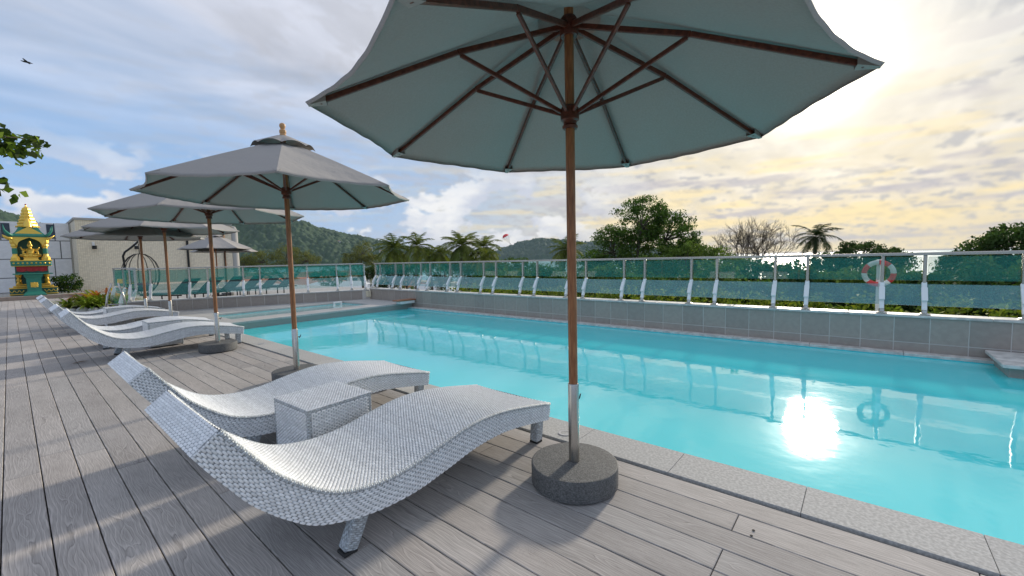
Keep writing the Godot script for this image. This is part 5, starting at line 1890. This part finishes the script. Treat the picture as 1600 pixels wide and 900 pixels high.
# ---------------------------------------------------------------- plants, chair, small things
func build_small_things() -> void:
	var r := RandomNumberGenerator.new()
	r.seed = 301
	# bush by the shrine
	var cl := []
	for k in 46:
		cl.append([Vector3(r.randf_range(-0.42, 0.42), r.randf_range(0.1, 0.72), r.randf_range(-0.3, 0.3)), 0.15, 24])
	var o := thing("shrine_bush", "dark green clipped bush beside the golden shrine", "bush", Vector3(1.62, 0.146, -26.9))
	part(o, "stem", lathe_mesh([Vector2(0.03, -0.01), Vector2(0.025, 0.4)], 8), M.bark)
	part(o, "foliage", foliage(cl, 0.13, [Color(0.02, 0.06, 0.015), Color(0.035, 0.085, 0.02), Color(0.09, 0.14, 0.02)], 302, 0.35), M.leaf)
	# flower bed
	var bed := thing("flower_bed", "round stone edged bed of soil holding ferns and orange crotons", "planter", Vector3(1.52, -0.02, -17.0))
	for k in 22:
		var a := TAU * k / 22
		var st := S(true)
		ellipsoid(st, Vector3(cos(a) * 0.78, 0.07, sin(a) * 0.9), Vector3(0.13, 0.10 + 0.02 * sin(k * 3.0), 0.12), 9, 6)
		part(bed, "edge_stone", fin(st), M["coping_%d" % (k % 3)])
	part(bed, "soil", lathe_mesh([Vector2(0.0, 0.0), Vector2(0.76, 0.0), Vector2(0.72, 0.12), Vector2(0.0, 0.16)], 24), M.soil)
	for k in 9:
		var p := Vector3(1.52 + r.randf_range(-0.62, 0.15), 0.10, -17.0 + r.randf_range(0.05, 0.72)) if k < 6 else Vector3(1.52 + r.randf_range(-0.1, 0.6), 0.10, -17.0 + r.randf_range(0.1, 0.7))
		fern(p, "low feathery green fern clump in the flower bed", [Color(0.25, 0.33, 0.03), Color(0.18, 0.27, 0.03), Color(0.30, 0.36, 0.04)], 0.62, 310 + k, "fern_plant", "ferns in the flower bed", 80, 1.15)
	for k in 5:
		var p := Vector3(1.30 + k * 0.17, 0.12, -17.15 + 0.22 * sin(k * 2.0))
		fern(p, "croton plant with upright orange, red and yellow leaves in the flower bed", [Color(0.60, 0.18, 0.04), Color(0.60, 0.42, 0.04), Color(0.22, 0.30, 0.03), Color(0.45, 0.10, 0.05)], 0.85, 330 + k, "croton_plant", "crotons in the flower bed", 26, 1.25)
	# hanging chair on the neighbouring terrace
	var h := thing("hanging_chair", "black wire hanging chair on a curved stand behind the glass", "chair", Vector3(2.62, 0.0, -17.2))
	var st := S(true)
	var path := []
	for k in 15:
		var t := k / 14.0
		path.append(Vector3(-0.45 + 0.10 * sin(t * PI) - 0.0 + (0.45 * smoothstep(0.72, 1.0, t)), 2.02 * pow(t, 0.8) if t < 0.85 else 2.02 * pow(0.85, 0.8) + 0.22 * sin((t - 0.85) / 0.15 * PI / 2), -0.2 + 0.2 * t))
	tube(st, path, [0.03], 8)
	part(h, "stand", fin(st), M.black_metal)
	part(h, "foot_plate", lathe_mesh([Vector2(0, 0.002), Vector2(0.48, 0.002), Vector2(0.48, 0.03), Vector2(0, 0.03)], 28, Vector3(0, 0, 0)), M.black_metal)
	st = S(true)
	tube(st, [Vector3(0, 1.93, 0), Vector3(0, 1.62, 0)], [0.012], 6)
	part(h, "chain", fin(st), M.black_metal)
	for k in 12:
		var a := TAU * k / 12
		st = S(true)
		var pts := []
		for j in 11:
			var b := PI * j / 10.0
			var open := 1.0
			pts.append(Vector3(cos(a) * 0.46 * sin(b) * open, 0.98 + 0.64 * cos(b), sin(a) * 0.42 * sin(b)))
		if k in [2, 3, 4]:
			pts = pts.slice(6, 11)
		tube(st, pts, [0.012], 5)
		part(h, "cane", fin(st), M.black_metal)
	st = S(true)
	ellipsoid(st, Vector3(0, 0.58, 0), Vector3(0.36, 0.14, 0.34), 16, 8)
	part(h, "cushion", fin(st), M.dark_cloth)
	# steel handrail by the flower bed
	var hr := thing("steel_handrail", "tall steel pair of legs of a handrail at the corner of the glass balustrade", "handrail", Vector3(1.58, -0.02, -13.5))
	for s: float in [-0.16, 0.12]:
		st = S(true)
		tube(st, [Vector3(s * 1.5, 0, 0.1), Vector3(s, 0.55, 0.05), Vector3(s * 0.4, 0.86, 0.0)], [0.021], 8)
		part(hr, "leg", fin(st), M.steel)
	part(hr, "rung", box_mesh(Vector3(0.34, 0.025, 0.03), 0.004), M.steel, Vector3(-0.02, 0.36, 0.065))
	# cream box lamp on the inner corner of the walls
	var lb := thing("corner_box", "small cream junction box on the inner corner of the low walls", "box", Vector3(6.66, 0.26, -11.02))
	part(lb, "case", box_mesh(Vector3(0.13, 0.15, 0.07), 0.008), M.cream)
	part(lb, "lid", box_mesh(Vector3(0.14, 0.02, 0.08), 0.004), M.cream, Vector3(0, 0.086, 0))
	# white frame standing in the wading pool
	var wf := thing("pool_step_frame", "small white square frame standing in the wading pool", "frame", Vector3(5.62, 0.0, -10.85), 0.1)
	for s: float in [-1.0, 1.0]:
		part(wf, "upright", box_mesh(Vector3(0.04, 0.34, 0.05), 0.006), M.white, Vector3(s * 0.10, -0.06, 0))
	part(wf, "top_bar", box_mesh(Vector3(0.24, 0.04, 0.05), 0.006), M.white, Vector3(0, 0.13, 0))
	# lifebuoy on a pale board just outside the glass
	var lf := thing("lifebuoy", "red and white lifebuoy on a slim post behind the balustrade glass", "lifebuoy", Vector3(7.28, 0.90, 0.17), PI / 2)
	part(lf, "post", box_mesh(Vector3(0.045, 1.2, 0.04), 0.004), M.white_steel, Vector3(0, -0.42, 0.06))
	for k in 8:
		var ring := []
		for j in 7:
			var a := TAU * (k + j / 6.0) / 8.0
			ring.append(Vector3(cos(a) * 0.145, sin(a) * 0.145, 0.008))
		var sl := S(true)
		tube(sl, ring, [0.031], 10)
		part(lf, "ring_segment", fin(sl), M.sail_red if k % 2 == 0 else M.white)
	# round drain lids on the coping
	for k in 3:
		var p: Vector3 = [Vector3(2.345, 0.0082, -1.52), Vector3(2.36, 0.0082, -6.9), Vector3(4.9, 0.1405, -9.35)][k]
		var dl := thing("drain_lid", "round steel drain lid set in the coping, " + ["beside the near parasol's foot", "beside the second pair of loungers", "on the raised pool end"][k], "lid", p, 0.0, "drain lids in the stone")
		part(dl, "ring", lathe_mesh([Vector2(0.030, 0.0), Vector2(0.045, 0.0), Vector2(0.045, 0.004), Vector2(0.038, 0.005), Vector2(0.030, 0.004)], 24), M.brushed)
		part(dl, "plate", lathe_mesh([Vector2(0, 0.0), Vector2(0.029, 0.0), Vector2(0.029, 0.003), Vector2(0, 0.003)], 24), M.coping_1)
	# two screws in a board near the hatch
	for k in 2:
		solo("deck_screw", lathe_mesh([Vector2(0, 0.0), Vector2(0.006, 0.0), Vector2(0.006, 0.0012), Vector2(0.0, 0.0016)], 10), M.dark_gap, "dark screw head in a deck board near the board joint", "screw", Vector3(1.99 - k * 0.045, 0.0016, -0.33), "screws in the deck board")
	# fallen leaf on the deck
	st = S(true)
	var rows := []
	var uvs := []
	for j in 5:
		var t := j / 4.0
		var row := []
		var uv := []
		for k in 3:
			var s := (k - 1.0)
			row.append(Vector3((t - 0.5) * 0.16, 0.006 + 0.012 * absf(s) * sin(PI * t) + 0.01 * t, -s * 0.025 * sin(PI * t)))
			uv.append(Vector2(t, k / 2.0))
		rows.append(row)
		uvs.append(uv)
	var flip := []
	for k in 3:
		var row := []
		for j in 5:
			row.append(rows[j][k])
		flip.append(row)
	var fuv := []
	for k in 3:
		var row := []
		for j in 5:
			row.append(Vector2(j, k))
		fuv.append(row)
	sheet(st, flip, fuv)
	solo("fallen_leaf", fin(st), M.kerb_brown, "single dry brown leaf lying on the deck boards beside the second pair of loungers", "leaf", Vector3(0.50, 0.0, -7.6))
	# parasail over the bay, with its rider
	var pa := polar(49.4, 380.0, 21.0)
	var ps := thing("parasail", "red and white parasail in the sky above the small far hill", "parasail", pa, deg_to_rad(-49.4))
	for k in 7:
		st = S(true)
		var ra := []
		var rb := []
		for j in 7:
			var b := PI * j / 12.0
			for e in 2:
				var a := TAU * (k + e) / 7.0
				var v := Vector3(cos(a) * cos(b) * 3.2, sin(b) * 2.4, -sin(a) * cos(b) * 3.2)
				if e == 0:
					ra.append(v)
				else:
					rb.append(v)
		sheet(st, [ra, rb], [range(7).map(func(i): return Vector2(i, 0)), range(7).map(func(i): return Vector2(i, 1))])
		part(ps, "gore", fin(st), M.sail_red if k % 7 != 2 else M.white)
	ps.rotation.z = 0.5
	for k in 8:
		var a := TAU * k / 8
		st = S()
		tube(st, [Vector3(cos(a) * 3.1, 0, sin(a) * 3.1), Vector3(0.4, -7.2, 0)], [0.03], 4)
		part(ps, "line", fin(st), M.black_metal)
	var pp := thing("person", "rider in dark clothing hanging below the parasail", "person", pa + Vector3(3.0, -6.8, 2.6))
	st = S(true)
	lathe(st, [Vector2(0, -0.75), Vector2(0.16, -0.6), Vector2(0.2, -0.1), Vector2(0.24, 0.35), Vector2(0.1, 0.5), Vector2(0.11, 0.6), Vector2(0.12, 0.75), Vector2(0.0, 0.86)], 10)
	for s: float in [-1.0, 1.0]:
		tube(st, [Vector3(s * 0.2, 0.35, 0), Vector3(s * 0.4, 0.6, 0), Vector3(s * 0.35, 0.95, 0)], [0.07, 0.06, 0.05], 6)
		tube(st, [Vector3(s * 0.1, -0.5, 0), Vector3(s * 0.14, -0.55, 0.42), Vector3(s * 0.14, -1.0, 0.5)], [0.11, 0.09, 0.06], 6)
	part(pp, "body", fin(st), M.dark_cloth)
	# bird
	var bd := thing("bird", "small dark bird gliding in the grey sky above the deck tree", "bird", polar(2.27, 46.0, 15.9), deg_to_rad(-20.0))
	st = S(true)
	tube(st, [Vector3(-0.30, 0.05, 0), Vector3(-0.12, 0.02, 0), Vector3(0.1, 0, 0), Vector3(0.3, -0.05, 0)], [0.02, 0.06, 0.06, 0.01], 8)
	part(bd, "body", fin(st), M.feather)
	for s: float in [-1.0, 1.0]:
		st = S(true)
		q(st, Vector3(-0.08, 0.02, s * 0.03), Vector3(0.10, 0.02, s * 0.03), Vector3(0.02, 0.06, s * 0.5), Vector3(-0.06, 0.06, s * 0.5))
		part(bd, "wing", fin(st), M.feather)

func fern(at: Vector3, label: String, tones: Array, length: float, sd: int, called: String, group: String, blades: int, lift: float) -> void:
	var r := RandomNumberGenerator.new()
	r.seed = sd
	var o := thing(called, label, "plant", at, 0.0, group)
	var st := S()
	for k in blades:
		var az := r.randf() * TAU
		var out := Vector3(cos(az), 0, sin(az))
		var side := Vector3(-sin(az), 0, cos(az))
		var l := length * r.randf_range(0.6, 1.1)
		var pitch := lift * r.randf_range(0.5, 1.15)
		var w := 0.022 if called == "fern_plant" else 0.035
		var p := Vector3.ZERO
		var tone: Color = tones[r.randi() % tones.size()]
		var f := r.randf_range(0.7, 1.25)
		st.set_color(Color(tone.r * f, tone.g * f, tone.b * f))
		for j in 4:
			var nx := p + (out * cos(pitch) + Vector3.UP * sin(pitch)) * l / 4
			var w0 := w * sin(PI * (0.2 + 0.75 * j / 4.0))
			var w1 := w * sin(PI * (0.2 + 0.75 * (j + 1) / 4.0))
			q(st, p - side * w0, p + side * w0, nx + side * w1, nx - side * w1)
			p = nx
			pitch -= 0.42
	part(o, "leaves", fin(st), M.leaf)
